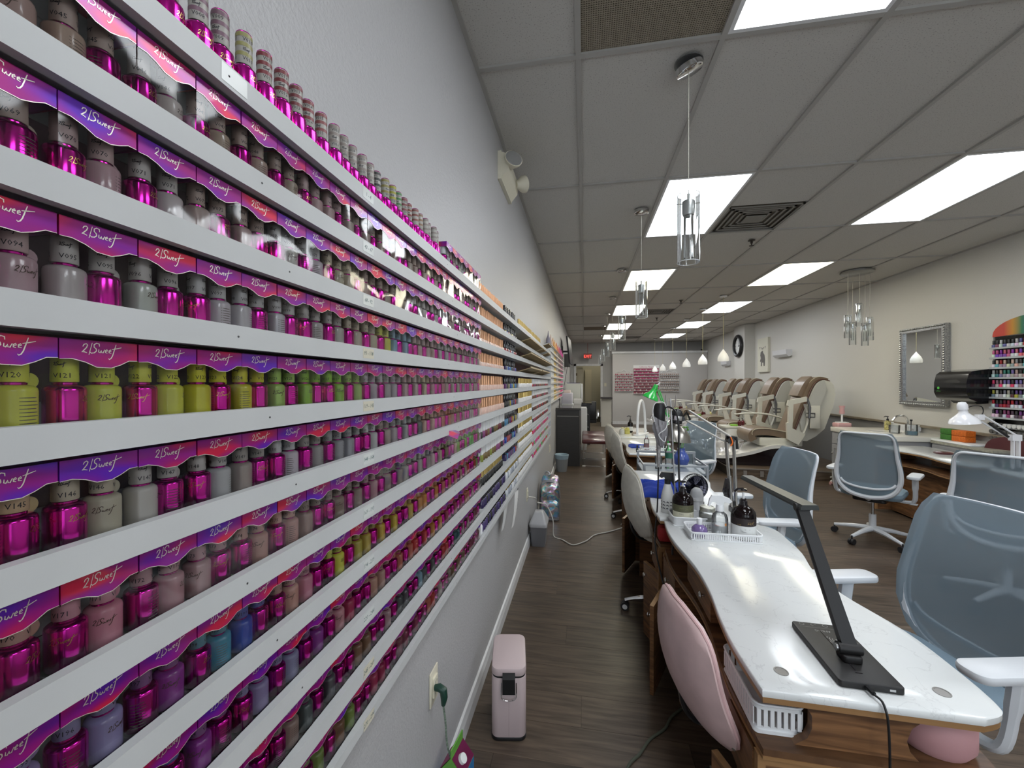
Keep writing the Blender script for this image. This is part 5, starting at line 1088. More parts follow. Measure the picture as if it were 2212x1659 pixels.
for q, (x, y, nm, c, h_) in enumerate(((3.60, 4.12, 'black', (.02, .02, .02), .10), (3.66, 4.20, 'beige', (.5, .4, .33), .08), (3.55, 4.22, 'charcoal', (.04, .04, .05), .07), (3.70, 4.08, 'white-capped', (.3, .3, .3), .11), (3.52, 4.10, 'dark green', (.03, .12, .05), .06))):
    solo('product_bottle', MB().lathe([(.0005, 0), (.022, 0), (.024, .004), (.024, h_*.6), (.012, h_*.7), (.012, h_), (.0005, h_+.001)], 16), mat('prod_%d' % q, c, .25), '%s bottle in the cluster at the foot of the white desk lamp' % nm, 'bottle', (x, y, .7605), group='bottles at the white lamp')
solo('maroon_pad', MB().lathe([(.0005, 0), (.07, 0), (.075, .012), (.06, .02), (.0005, .021)], 24), BURG, 'round maroon pad on the right-hand table behind the chair', 'pad', (3.62, 4.86, .7605))
f2 = dup(f, (3.52, 3.80, .7605), math.radians(-120), 'blue and black wire desk fan at the right edge on the white table')
# polish rack on the right wall
pr = thing('wall_rack', 'clear eight-tier acrylic polish rack on the right wall under a rainbow sign', 'rack', (XR-.001, 4.20, .80), 0)
part('back_sheet', MB().box(-.006, -.002, 0, .84, 0, 1.16), clear('acrylic', (.95, .96, .97), .05, 1.49, boost=1.5), pr, sm=0)
ACR = mat('acrylic_edge', (.45, .47, .48), .2)
for k in range(8): part('tier', MB().box(-.055, -.006, .02, .82, .322+.1015*k, .327+.1015*k).box(-.057, -.055, .02, .82, .322+.1015*k, .340+.1015*k), ACR, pr, sm=0)
for k in range(4): part('peg_tier', MB().box(-.05, -.006, .02, .82, .03+.068*k-.004, .034+.068*k-.004), ACR, pr, sm=0)
r3 = random.Random(8)
PAL = [[(.2,.06,.12),(.35,.2,.1),(.3,.02,.03),(.6,.58,.56),(.2,.1,.3),(.6,.6,.6),(.1,.1,.3)], [(.6,.05,.1),(.65,.15,.2),(.3,.03,.4),(.2,.05,.45),(.6,.1,.25)], [(.7,.5,.4),(.1,.4,.38),(.3,.3,.3),(.4,.02,.02),(.65,.6,.55)], [(.03,.2,.15),(.2,.15,.4),(.5,.35,.3),(.5,.5,.5),(.35,.3,.3)], [(.2,.15,.4),(.35,.2,.25),(.55,.45,.4),(.12,.04,.08),(.75,.05,.15)], [(.5,.48,.4),(.1,.03,.03),(.2,.2,.25),(.4,.38,.05),(.1,.05,.2)], [(.45,.01,.02),(.4,.01,.02),(.12,.01,.03),(.08,.02,.1),(.3,.02,.05)], [(.25,.05,.15),(.3,.2,.2),(.5,.5,.5),(.2,.05,.25),(.1,.05,.08)]]
for k in range(8):
    for i in range(20):
        wc_ = r3.random() < .35; c = (.7, .69, .67) if wc_ else r3.choice(PAL[7-k]); c = [x*r3.uniform(.8, 1.2) for x in c]
        o = obj('small_polish_bottle', BODYP2, None, None, (XR-.033, 4.20+.80-.038*i, .80+.328+.1015*k)); o.color = (*c, 1)
        cp_ = obj('cap', CAPM2, o); c2_ = (.03, .03, .03) if r3.random() < .3 else [x*.8 for x in r3.choice(PAL[7-k])]; cp_.color = (*c2_, 1)
        o.scale = (1.2, 1.2, 1.12)
        tag(o, '%s bottle, %s from the left on the %s tier up of the clear right-hand rack' % ('white-labelled' if wc_ else 'coloured', ordn(i), ORD[k]), 'nail polish', 'bottles in the right-hand rack')
CYM = MB().cyl((-.05, 0, 0), (0, 0, 0), .020, n=18).cyl((-.052, 0, 0), (-.05, 0, 0), .016, n=18).mesh('lying_jar', objcol('jar_colour', .4), 30)
for k in range(4):
    for i in range(15):
        wh = (k == 3 and i > 2) or (k == 0 and i > 2); o = obj('lying_jar', CYM, None, None, (XR-.008, 4.20+.80-.046*i, .80+.052+.068*k)); c = (.62, .62, .60) if wh else (.09, .09, .085); o.color = (*c, 1)
        tag(o, '%s jar lying on its side, %s from the left in the %s row up' % ('white' if wh else 'dark', ordn(i), ORD[k]), 'jar', 'lying jars in the right-hand rack')
sg = thing('rack_sign', 'curved rainbow-coloured sign on top of the right-hand polish rack', 'sign', (XR-.012, 4.20, 1.962), 0)
arc_ = [(.0, 0)]+[(.84, 0)]+[(.42+.42*math.cos(PI*i/16)*1.0, .02+.17*math.sin(PI*i/16)) for i in range(17)]
m, t, b = nt('rainbow_print'); L = t.links; tc = t.nodes.new('ShaderNodeTexCoord'); sx = t.nodes.new('ShaderNodeSeparateXYZ'); L.new(tc.outputs['Generated'], sx.inputs[0]); r = t.nodes.new('ShaderNodeValToRGB'); cr = r.color_ramp
cr.elements[0].position = .30; cr.elements[0].color = (.02, .02, .25, 1); cr.elements[1].position = .86; cr.elements[1].color = (.55, .05, .03, 1)
for p_, c in ((.55, (.02, .03, .2)), (.66, (.02, .18, .08)), (.76, (.55, .25, .02))): e = cr.elements.new(p_); e.color = (*c, 1)
L.new(sx.outputs[1], r.inputs[0]); L.new(r.outputs[0], b.inputs['Base Color']); b.inputs['Roughness'].default_value = .4
part('board', MB().prism(arc_[1:], 0, .004, 'x'), m, sg, sm=0); g = MB(); add_text(g, 'Gelish', .11, lambda x, y: (-.001, .40-x, .05+y)); part('lettering', g, mat('sign_text', (.25, .35, .6), .5), sg, sm=0)
# clock and framed prints on the right wall
ck = thing('wall_clock', 'thick black-rimmed round wall clock on the right-hand column', 'clock', (3.959, 11.40, 2.44), 0)
n = 36; part('rim', MB().tube([(-.035, .25*math.cos(2*PI*i/n), .25*math.sin(2*PI*i/n)) for i in range(n)], .045, 8, closed=True), BLACK, ck); part('face', MB().cyl((-.012, 0, 0), (-.02, 0, 0), .22, n=36), LBW, ck); part('hands', MB().box(-.024, -.021, -.01, .01, -.02, .15).box(-.024, -.021, -.11, .02, -.012, .008), INK, ck, sm=0)
g = MB()
for i in range(12): a = PI/6*i; g.box(-.0215, -.0205, .18*math.cos(a)-.01, .18*math.cos(a)+.01, .18*math.sin(a)-.012, .18*math.sin(a)+.012)
part('hour_marks', g, INK, ck, sm=0)['kind'] = 'stuff'
def canvas(label, y, z, w_, h_, art):
    t_ = thing('canvas_print', label, 'picture', (XR-.001, y, z), 0, 'animal canvas prints'); part('canvas', MB().box(-.05, 0, 0, w_, 0, h_), mat('canvas_cream', (.66, .64, .54), .7), t_, sm=0)
    for nm, poly, m in art: part(nm, MB().prism(poly, -.052, -.0505, 'x'), m, t_, sm=0)
GE = mat('elephant_grey', (.14, .13, .12), .7); GB = mat('giraffe_brown', (.35, .22, .10), .7)
W_ = .56
ele = [(W_-x, z) for x, z in [(.13, .14), (.19, .14), (.20, .22), (.27, .22), (.28, .14), (.34, .14), (.36, .28), (.33, .40), (.26, .45), (.24, .50), (.20, .50), (.12, .47), (.10, .40), (.13, .33), (.11, .30), (.09, .27), (.09, .24), (.13, .25), (.15, .28)]]
canvas('canvas print of a grey elephant under bunting', 10.20, 1.74, .56, .80, [('elephant', [(y-.06, z) for y, z in ele], GE)]+[('bunting_flag', [(.12+.07*i, .60-.015*(2-abs(i-2))), (.16+.07*i, .60-.015*(2-abs(i-2))), (.14+.07*i, .54-.015*(2-abs(i-2)))], GE) for i in range(5)])
gir = [(.30, .10), (.28, .10), (.27, .30), (.25, .10), (.22, .10), (.22, .35), (.24, .45), (.27, .62), (.26, .66), (.32, .65), (.30, .60), (.29, .42), (.31, .33)]
canvas('canvas print of a brown giraffe, partly behind the clock', 11.80, 1.72, .50, .80, [('giraffe', gir, GB)])
def sconce(label, y, z, l=.62):
    t_ = thing('wall_sconce', label, 'wall light', (XR-.001, y, z), 0, 'white wall sconces'); part('cover', MB().prism([(-.11, .05), (-.12, .15), (0, .15), (0, .02), (-.06, .0)][::-1], 0, l, 'y'), mat('sconce_white', (.66, .66, .68), .5), t_, sm=0)
sconce('half-round white wall sconce right of the elephant print', 9.20, 2.03)
sconce('half-round white wall sconce toward the partition, behind a drop pendant', 12.75, 1.98, .5)
# ---------------------------------------------------------------- pendants
for i, (x, y) in enumerate(((.471, 1.98), (.478, 3.60), (.480, 5.45), (.480, 7.18), (.480, 8.85), (.480, 10.72), (.480, 12.9))):
    w_ = ['nearest', 'second', 'third', 'fourth', 'fifth', 'sixth', 'farthest'][i]
    if i == 0: P0 = None
    def glass_pendant(x, y, label):
        t_ = thing('glass_pendant', label, 'pendant light', (x, y, ZC), 0, 'clear cylinder pendants over the aisle tables')
        cn = part('canopy', MB().lathe([(.0005, -.026), (.055, -.026), (.060, -.022), (.060, 0), (.0005, 0)], 28), CHROME, t_)
        part('cord', MB().cyl((0, 0, -.02), (0, 0, -.60), .0016, n=6), mat('clear_cord', (.42, .40, .34), .4), t_)
        part('socket', MB().lathe([(.0005, -.60), (.006, -.60), (.006, -.625), (.027, -.635), (.028, -.64), (.028, -.685), (.024, -.70), (.0005, -.70)], 22).cyl((-.052, 0, -.645), (.052, 0, -.645), .0022, n=6), mat('nickel_satin', (.5, .5, .49), .35, .8), t_)
        part('glass_cylinder', MB().lathe([(.0495, -.605), (.0495, -.915), (.0475, -.915), (.0475, -.605)], 32), GLASS, t_, sm=60)
        part('rim', MB().tube([(.0485*math.cos(2*PI*q/32), .0485*math.sin(2*PI*q/32), -.915) for q in range(32)], .0014, 5, closed=True).tube([(.0485*math.cos(2*PI*q/32), .0485*math.sin(2*PI*q/32), -.605) for q in range(32)], .0012, 5, closed=True), mat('glass_rim', (.75, .77, .8), .1), t_)
        part('inner_glass', MB().lathe([(.0005, -.70), (.020, -.70), (.0215, -.703), (.0215, -.895), (.0195, -.895), (.0195, -.705)], 22), clear('frosty_glass', (.90, .90, .90), .15, 1.45, boost=1.5), t_, sm=60)
        return t_
    lab = '%s clear glass cylinder pendant in the row over the manicure tables' % w_
    if i == 0: GP = glass_pendant(x, y, lab)
    else: dup(GP, (x, y, ZC), 0, lab)
for ch in GP.children:
    if ch.name.startswith('canopy'): ch.rotation_euler = (.18, -.30, 0); ch.location = (0, 0, -.014)
part('canopy_bracket', MB().lathe([(.0005, 0), (.062, 0), (.062, -.004), (.0005, -.004)], 28).tube([(-.03, 0, -.004), (-.02, 0, -.02), (.02, 0, -.02), (.03, 0, -.004)], .003, 6), mat('bracket_grey', (.2, .2, .2), .4, .6), GP)
PORC = mat('porcelain_white', (.78, .78, .76), .35, emit=(1, .97, .9), es=.12)
for i, (x, y) in enumerate(((2.32, 7.40), (2.33, 8.65), (2.34, 10.0), (2.34, 11.5), (2.34, 12.9), (2.34, 14.3))):
    w_ = ['nearest', 'second', 'third', 'fourth', 'fifth', 'farthest'][i]; lab = '%s white teardrop pendant in the row beside the spa platform' % w_
    if i == 0:
        DP = thing('teardrop_pendant', lab, 'pendant light', (x, y, ZC), 0, 'white teardrop pendants')
        part('canopy', MB().lathe([(.0005, -.02), (.06, -.018), (.06, 0), (.0005, 0)], 22), WHITE, DP); part('cord', MB().cyl((0, 0, -.015), (0, 0, -.945), .0025, n=6), mat('cream_cord', (.55, .48, .25), .5), DP)
        part('shade', MB().lathe([(.004, -.90), (.018, -.925), (.040, -.955), (.066, -.995), (.084, -1.04), (.088, -1.075), (.084, -1.105), (.080, -1.105), (.082, -1.07), (.06, -1.0), (.004, -.93)], 28), PORC, DP)
    else: dup(DP, (x, y, ZC), 0, lab)
cp = thing('cluster_pendant', 'round ceiling plate with five hanging clear glass cylinders by the right wall', 'pendant light', (3.55, 6.08, ZC), 0)
part('ceiling_plate', MB().lathe([(.0005, -.03), (.17, -.028), (.18, -.02), (.18, 0), (.0005, 0)], 36), mat('plate_steel', (.30, .30, .29), .35, .8), cp)
for q, (dx, dy, zt) in enumerate(((-.13, -.04, -.58), (-.03, -.10, -.44), (.0, .09, -.66), (.11, .03, -.68), (.10, -.08, -.62))):
    g_ = part('glass', MB().lathe([(.040, zt), (.040, zt-.30), (.0385, zt-.30), (.0385, zt)], 22), GLASS, cp, loc=(dx, dy, 0), sm=60)
    part('socket', MB().lathe([(.0005, zt-.02), (.02, zt-.025), (.02, zt-.08), (.0005, zt-.085)], 16), CHROME, g_); part('cord', MB().cyl((0, 0, -.02), (0, 0, zt-.02), .0018, n=6), mat('clear_cord', (.42, .40, .34), .4), g_)
    part('inner_glass', MB().lathe([(.016, zt-.085), (.016, zt-.24), (.0145, zt-.24), (.0145, zt-.085)], 14), GLASS, g_, sm=60)

# ---------------------------------------------------------------- along the left wall and floor
tc_ = thing('pedal_bin', 'slim blush-pink step bin standing in the aisle by the left wall', 'trash can', (-.328, 1.765, 0), .17)
BLUSH = mat('blush_metal', (.56, .45, .45), .4)
part('body', MB().rbox(-.072, .072, -.118, .118, .014, .262, .03, .003, 6), BLUSH, tc_); part('base_ring', MB().rbox(-.0735, .0735, -.1195, .1195, 0, .016, .031, .003, 6), BLACK, tc_)
part('liner_gap', MB().rbox(-.070, .070, -.116, .116, .258, .268, .03, .001, 6), BLACK, tc_)
part('lid', MB().rbox(-.073, .073, -.119, .119, .267, .302, .032, .008, 6), BLUSH, tc_)
part('latch', MB().prism([(-.122, .285), (-.138, .270), (-.134, .205), (-.120, .195), (-.118, .285)], -.026, .026, 'x').box(-.026, .026, -.122, -.1, .265, .286), BLACK, tc_, sm=0)
part('wire_handle', MB().tube(spline([(-.031, -.120, .245), (-.032, -.125, .20), (-.025, -.128, .182), (0, -.129, .176), (.025, -.128, .182), (.032, -.125, .20), (.031, -.120, .245)], 4), .0018, 6), CHROME, tc_)
part('seam_line', MB().box(-.0005, .0005, -.1183, -.1178, .02, .17), mat('seam_dark', (.3, .22, .22), .6), tc_, sm=0)
sb = thing('swing_bin', 'grey swing-top waste bin beside the silver backpack', 'trash can', (-.413, 3.745, 0), math.radians(0))
part('body', MB().loft([[(x*f, y*f, z) for x, y in rrect(-.075, .075, -.11, .11, .02)] for z, f in ((0, .82), (.19, 1.0))]), mat('bin_grey', (.16, .16, .17), .45), sb)
part('lid', MB().loft([[(x*f, y*f2, z) for x, y in rrect(-.08, .08, -.115, .115, .025)] for z, f, f2 in ((.18, 1.0, 1.0), (.205, 1.02, 1.02), (.215, .97, .97), (.29, .55, .42), (.30, .45, .32))]), mat('bin_lid_grey', (.42, .42, .43), .35), sb); part('flap', MB().loft([[(.035, -.05, .215+.02), (.035, .05, .235), (.07, .06, .218), (.07, -.06, .218)], [(.0, -.02, .302), (.0, .02, .302), (.035, .05, .262), (.035, -.05, .262)]]), mat('bin_flap', (.3, .3, .31), .4), sb)
# holographic backpack
m, t, b = nt('holographic_foil'); L = t.links; tc = t.nodes.new('ShaderNodeTexCoord'); v1 = t.nodes.new('ShaderNodeTexVoronoi'); v1.inputs['Scale'].default_value = 16; L.new(tc.outputs['Object'], v1.inputs['Vector'])
n1 = t.nodes.new('ShaderNodeTexNoise'); n1.inputs['Scale'].default_value = 9; n1.inputs['Distortion'].default_value = 2; L.new(tc.outputs['Object'], n1.inputs['Vector'])
r = t.nodes.new('ShaderNodeValToRGB'); cr = r.color_ramp; cr.elements[0].position = .2; cr.elements[0].color = (.45, .47, .5, 1); cr.elements[1].position = .8; cr.elements[1].color = (.55, .52, .6, 1)
for p_, c in ((.38, (.5, .52, .55)), (.43, (.2, .38, .75)), (.47, (.2, .62, .45)), (.50, (.62, .65, .60)), (.54, (.65, .50, .32)), (.58, (.6, .35, .62)), (.63, (.55, .57, .60))): e = cr.elements.new(p_); e.color = (*c, 1)
L.new(n1.outputs[0], r.inputs[0]); L.new(r.outputs[0], b.inputs['Base Color']); b.inputs['Metallic'].default_value = .8; b.inputs['Roughness'].default_value = .25; u = t.nodes.new('ShaderNodeBump'); u.inputs['Strength'].default_value = .8; u.inputs['Distance'].default_value = .01; L.new(v1.outputs[0], u.inputs['Height']); L.new(u.outputs[0], b.inputs['Normal']); HOLO = m
SILB = mat('silver_vinyl', (.38, .38, .40), .3, .6, bump=.6, bscale=40)
bp = thing('backpack', 'silver holographic backpack leaning by the left wall', 'backpack', (-.375, 4.46, 0), math.radians(6))
def puff(hw0, z0, z1, d, top=.8): return [[(x*f*1.0, y*g, z) for x, y in rrect(-hw0, hw0, -d, d, min(hw0, d)*.6)] for z, f, g in ((z0, .92, .85), (z0+.02, 1, 1), (z0+(z1-z0)*.65, 1.0, 1.0), (z0+(z1-z0)*.83, .94, .9), (z0+(z1-z0)*.94, .80, .7), (z1, .50, .4))]
part('main_bag', MB().loft(puff(.115, .02, .42, .075)), SILB, bp); part('holographic_panel', MB().loft([[(x, y-.072, z) for x, y, z in rg] for rg in puff(.098, .19, .40, .030)]), HOLO, bp)
part('front_pocket', MB().loft([[(x, y-.078, z) for x, y, z in rg] for rg in puff(.098, .03, .23, .040)]), HOLO, bp, 'shiny holographic front pocket'); part('top_flap', MB().loft([[(x+.01, y+.03, z) for x, y, z in rg] for rg in puff(.10, .28, .47, .05)]), HOLO, bp)
part('zipper', MB().tube(spline([(-.10, -.06, .24), (-.09, -.075, .34), (-.04, -.07, .40), (.04, -.07, .40), (.09, -.075, .34), (.10, -.06, .24)], 5), .004, 6), BLACK, bp); part('strap', MB().tube(spline([(-.03, .07, .41), (-.05, .09, .47), (-.02, .09, .49), (.02, .08, .44)], 4), .009, 6), SILB, bp)
part('base', MB().rbox(-.10, .10, -.10, .07, 0, .035, .03, .01), SILB, bp)
tb = thing('waste_basket', 'small round bin with a pale blue liner bag beside the dark cabinet', 'trash can', (-.375, 6.85, 0)); part('bucket', MB().lathe([(.0005, 0), (.085, 0), (.115, .27), (.113, .27), (.083, .005), (.0005, .006)], 26), mat('bucket_grey', (.2, .21, .22), .5), tb); part('liner_bag', MB().lathe([(.090, .09), (.112, .235), (.121, .28), (.116, .285), (.10, .26), (.08, .1)], 26), mat('liner_blue', (.28, .38, .45), .35, bump=1, bscale=40), tb)
dc = thing('reception_cabinet', 'dark charcoal cabinet with a glossy top at the left wall', 'cabinet', (XL+.003, 7.28, 0))
CHAR = mat('charcoal_laminate', (.030, .028, .028), .4, noise=.25, nscale=8, stretch=(1, 1, 20)); part('carcass', MB().box(0, .42, 0, 1.7, 0, 1.0), CHAR, dc, sm=0); part('top', MB().box(-.0, .44, -.015, 1.71, 1.0, 1.035), mat('charcoal_top', (.05, .045, .045), .12), dc, sm=0); part('trim_strip', MB().box(.02, .40, -.006, 0, .885, .895), mat('strip_grey', (.25, .24, .22), .4, .5), dc, sm=0); part('door', MB().box(.01, .41, -.004, 0, .02, .875), CHAR, dc, sm=0)
wcx = thing('drawer_unit', 'narrow white drawer unit standing behind the dark cabinet', 'cabinet', (-.07, 9.05, 0)); part('carcass', MB().box(0, .12, 0, .5, 0, .93), WHITE, wcx, sm=0)
for k in range(3):
    d = part('drawer', MB().box(.12, .13, .01, .49, .08+.28*k, .34+.28*k), WHITE, wcx, sm=0); part('handle', MB().tube([(.13, .12, .22+.28*k), (.16, .18, .20+.28*k), (.16, .32, .20+.28*k), (.13, .38, .22+.28*k)], .006, 6), BLACK, d)
bn = thing('waiting_bench', 'low burgundy padded bench across the aisle with thin sled legs', 'bench', (-.04, 7.3, 0), 0)
for k in range(2): part('cushion', MB().rbox(0, .44, .72*k, .72*k+.70, .40, .47, .03, .02), BURG, bn)
for y_ in (.02, .72, 1.40): part('sled_leg', MB().tube([(.03, y_, .40), (.02, y_, .01), (.42, y_, .01), (.41, y_, .40)], .008, 6), CHROME, bn); part('foot_cap', MB().box(.005, .06, y_-.02, y_+.02, 0, .016).box(.38, .44, y_-.02, y_+.02, 0, .016), WHITE, bn, sm=0)
pnt = thing('label_printer', 'pale lilac-white office machine on the dark cabinet', 'printer', (-.46, 8.3, 1.0355)); part('body', MB().rbox(0, .22, 0, .34, .02, .24, .02, .01), mat('lilac_white', (.62, .60, .68), .4), pnt); part('base', MB().rbox(-.01, .24, -.01, .35, 0, .02, .02, .004), WHITE, pnt); part('top_part', MB().rbox(.04, .18, .08, .28, .24, .30, .02, .01), mat('peach_white', (.7, .6, .55), .5), pnt)
solo('paper_stack', MB().box(0, .16, 0, .20, 0, .10), PAPER, 'cream paper stack beside the office machine', 'paper', (-.22, 8.75, 1.0355), sm=0)
bc = thing('black_counter', 'black counter behind the dark cabinet with a white machine on it', 'counter', (XL+.02, 9.9, 0)); part('body', MB().box(0, .62, 0, .7, 0, .96), BLACK, bc, sm=0); part('top', MB().box(-.0, .66, -.02, .72, .96, 1.0), BLACKG, bc, sm=0)
ff = thing('white_cabinet', 'boxy white cabinet machine standing on the black counter', 'appliance', (-.45, 9.98, 1.001)); part('body', MB().rbox(0, .36, 0, .4, 0, .47, .01, .006), mat('fridge_white', (.62, .63, .58), .4), ff); part('door', MB().rbox(.365, .41, .01, .39, .01, .46, .01, .006), WHITE, ff); part('top_mat', MB().box(.03, .35, .02, .38, .47, .485), mat('navy', (.03, .03, .15), .6), ff, sm=0)
bch = thing('barber_chair', 'black salon chair with chrome arm far down the aisle', 'salon chair', (.08, 11.1, 0)); part('base', MB().lathe([(.0005, 0), (.28, 0), (.27, .02), (.05, .04), (.04, .35), (.0005, .35)], 24), CHROME, bch); part('seat', MB().rbox(-.24, .24, -.26, .24, .42, .54, .05, .03), BLACK, bch); part('backrest', MB().rbox(-.23, .23, -.30, -.20, .50, 1.0, .04, .03), BLACK, bch); part('arm', MB().tube(spline([(.26, .2, .5), (.28, .2, .72), (.28, -.1, .74), (.27, -.24, .6)], 4), .02, 8), CHROME, bch); part('seat_cover', MB().rbox(-.2, .26, -.2, .26, .54, .57, .05, .01), mat('pale_vinyl', (.5, .6, .62), .3), bch)
# TV on a swing arm
tv = thing('wall_television', 'black flat television on a wall arm, seen nearly edge-on', 'television', (XL, 9.35, 2.20), 0)
part('arm', MB().box(0, .02, -.1, .1, -.12, .12).box(.02, .14, -.02, .02, -.02, .02), BLACK, tv, sm=0); part('screen', MB().box(.0, .035, -.50, .50, -.30, .30), BLACK, tv, sm=0, loc=(.16, 0, 0), rot=(0, -.10, -.04)); part('cable', MB().tube(spline([(.12, .2, -.30), (.07, .2, -.6), (.03, .1, -.9), (.05, 0, -1.12)], 5), .006, 6), BLACK, tv)
solo('storage_box', MB().box(0, .14, 0, .5, 0, .32), mat('box_dark', (.08, .08, .08), .5), 'dark box on the wall behind the television', 'box', (XL+.001, 10.4, 1.9), sm=0)
# outlets
def outlet(label, y, z):
    t_ = thing('wall_outlet', label, 'outlet', (XL+.0005, y, z), 0, 'wall outlets'); part('plate', MB().rbox(-.035, .035, -.0575, .0575, 0, .005, .004, .002), CREAM, t_, rot=(PI/2, 0, PI/2))
    r_ = part('receptacle', MB().rbox(-.017, .017, -.034, .034, .005, .012, .004, .001), CREAM, t_, rot=(PI/2, 0, PI/2)); part('slots', MB().box(.0122, .0124, -.008, -.006, .012, .022).box(.0122, .0124, .005, .007, .012, .021).box(.0122, .0124, -.008, -.006, -.024, -.014).box(.0122, .0124, .005, .007, -.024, -.015), INK, t_, sm=0)
outlet('cream wall outlet nearest, with the dark green plug', 1.30, .465); outlet('cream wall outlet behind the grey swing bin', 3.58, .49); outlet('cream wall outlet near the small blue-lined bin', 5.97, .52)
gp = thing('green_cord', 'dark green plug with a braided green-white cord hanging from the nearest outlet', 'cord', (XL+.013, 1.285, .45))
part('plug', MB().tube([(.001, 0, .02), (.016, 0, .022), (.030, 0, .015), (.033, .0, -.01), (.030, .0, -.035)], [.010, .013, .013, .012, .007], 10), mat('plug_green', (.01, .045, .03), .4), gp)
BRD = mat('braided_cord', (.20, .26, .20), .8, noise=.7, nscale=220); part('braided_cord', MB().tube(spline([(.030, 0, -.035), (.034, .01, -.10), (.036, .02, -.18), (.045, .03, -.24), (.05, .03, -.30), (.06, .02, -.40), (.04, .0, -.444)], 6), .0034, 8), BRD, gp)
CW = mat('cord_white', (.62, .60, .55), .5)
solo('power_cord', MB().tube(spline([(-.49, 3.58, .47), (-.44, 3.66, .44), (-.435, 3.80, .36), (-.36, 3.92, .30), (-.30, 3.93, .16), (-.29, 3.92, .01), (-.20, 3.84, .006), (-.10, 3.74, .006), (.02, 3.86, .006), (.10, 4.02, .006), (.25, 4.14, .006), (.45, 4.33, .006), (.60, 4.40, .006)], 8), .0055, 8), CW, 'white cord running from the outlet over the grey bin and across the floor', 'cord')
solo('power_cord', MB().tube(spline([(.10, 1.40, .006), (.16, 1.60, .006), (.22, 1.68, .006), (.27, 1.755, .006), (.34, 1.82, .006), (.39, 1.90, .006), (.50, 2.0, .006)], 6), .0055, 8), mat('cord_greygreen', (.10, .11, .08), .6), 'dull grey-green cord on the floor beneath the nearest table', 'cord')
pp = thing('hanging_note', 'white handwritten sheets taped under the bottom shelf', 'paper', (XL+.001, 2.40, .85)); 
def pfn(off, yo): return lambda u, v: ((.092+off-.02*(1-v)**2+.010*math.sin(5*u), yo+.20*u*(.55+.45*v), -.02-.17*(1-v)-.05*(1-v)*(1-u)), (1, 0, -.3))
part('sheet', MB().patch(pfn(0, 0), 8, 8, .0006), PAPER, pp, sm=60); part('rear_sheet', MB().patch(pfn(-.05, -.06), 8, 8, .0006), PAPER, pp, sm=60)
g = MB(); r4 = random.Random(2)
for k in range(6):
    x0 = .03+r4.uniform(0, .05); ln = [(x0+.012*q, -.05-.022*k+r4.uniform(-.003, .003)) for q in range(6+k % 3)]
    g.strokes([ln], .0022, lambda x, y: (.0945-.02*((-.02-y)/.19)**2+.010*math.sin(5*x/.20), x, y))
part('handwriting', g, mat('pen_grey', (.25, .25, .3), .7), pp, sm=0)
# milk-style carton, cut by the frame bottom
ca = thing('drink_carton', 'blue and green drink carton with a white screw cap on the floor by the wall', 'carton', (-.435, 1.345, 0), math.radians(-8))
CBL = mat('carton_blue', (.02, .18, .45), .4); CGR = mat('carton_green', (.12, .35, .05), .4); CMG = mat('carton_magenta', (.28, .03, .12), .4)
part('body', MB().box(-.045, .045, -.045, .045, 0, .17), CBL, ca, sm=0); part('gable', MB().prism([(-.045, .17), (.045, .17), (0, .225)], -.045, .045, 'y').prism([(-.002, .222), (.002, .222), (.002, .25), (-.002, .25)], -.045, .045, 'y'), CGR, ca, sm=0)
part('panel', MB().add([(-.0458, -.040, .172), (-.0458, .044, .172), (-.0030, .044, .2235), (-.0030, -.040, .2235)], [(3, 2, 1, 0)]), CMG, ca, sm=0); part('side_panel', MB().add([(.0035, -.044, .2225), (.0035, .044, .2225), (.0458, .044, .1735), (.0458, -.044, .1735)], [(0, 1, 2, 3), (3, 2, 1, 0)]), CMG, ca, sm=0)
part('screw_cap', MB().lathe([(.0005, .010), (.015, .010), (.016, 0), (.0005, 0)], 22), WHITE, ca, loc=(.024, -.01, .2), rot=(0, .86, 0)); g = MB(); add_text(g, 'Organic', .012, lambda x, y: (.0462, x, .12+y)); add_text(g, 'XL', .02, lambda x, y: (x, -.0456, .13+y)); part('lettering', g, mat('carton_yellow', (.8, .75, .1), .5), ca, sm=0)
# emergency light and exit sign
em = thing('emergency_light', 'cream twin-head emergency light high on the left wall', 'emergency light', (XL, 2.52, 2.77), 0)
part('housing', MB().prism([(.0, -.07), (.022, -.065), (.06, -.02), (.065, .0), (.06, .07), (.022, .085), (0, .085)], -.17, .17, 'y').box(0, .022, -.175, .175, -.075, .09), CREAM, em, sm=25)
LNS = mat('lamp_lens', (.55, .56, .56), .12, .7, bump=1, bscale=60)
for s, rz_ in ((-1, -.5), (1, .35)):
    h_ = part('lamp_head', MB().lathe([(.0005, 0), (.022, 0), (.030, .02), (.052, .055), (.055, .07), (.0005, .07)], 4+16), CREAM, em, loc=(.06, .11*s, .02), rot=(.5 if s < 0 else -.35, 1.25, rz_)); part('lens', MB().lathe([(.0005, .0705), (.050, .0705), (.050, .074), (.0005, .076)], 20), LNS, h_)
ex = thing('exit_sign', 'small red EXIT sign hanging near the back door', 'exit sign', (.12, 15.3, 2.37)); part('case', MB().box(-.15, .15, 0, .04, 0, .20).cyl((0, .02, .2), (0, .02, ZC-2.37), .01), mat('exit_case', (.35, .12, .11), .5), ex, sm=0)
g = MB(); add_text(g, 'EXIT', .14, lambda x, y: (x*1.0, -.002, .05+y)); part('lettering', g, mat('exit_red', (.8, .05, .04), .5, emit=(1, .08, .06), es=1.2), ex, sm=0)
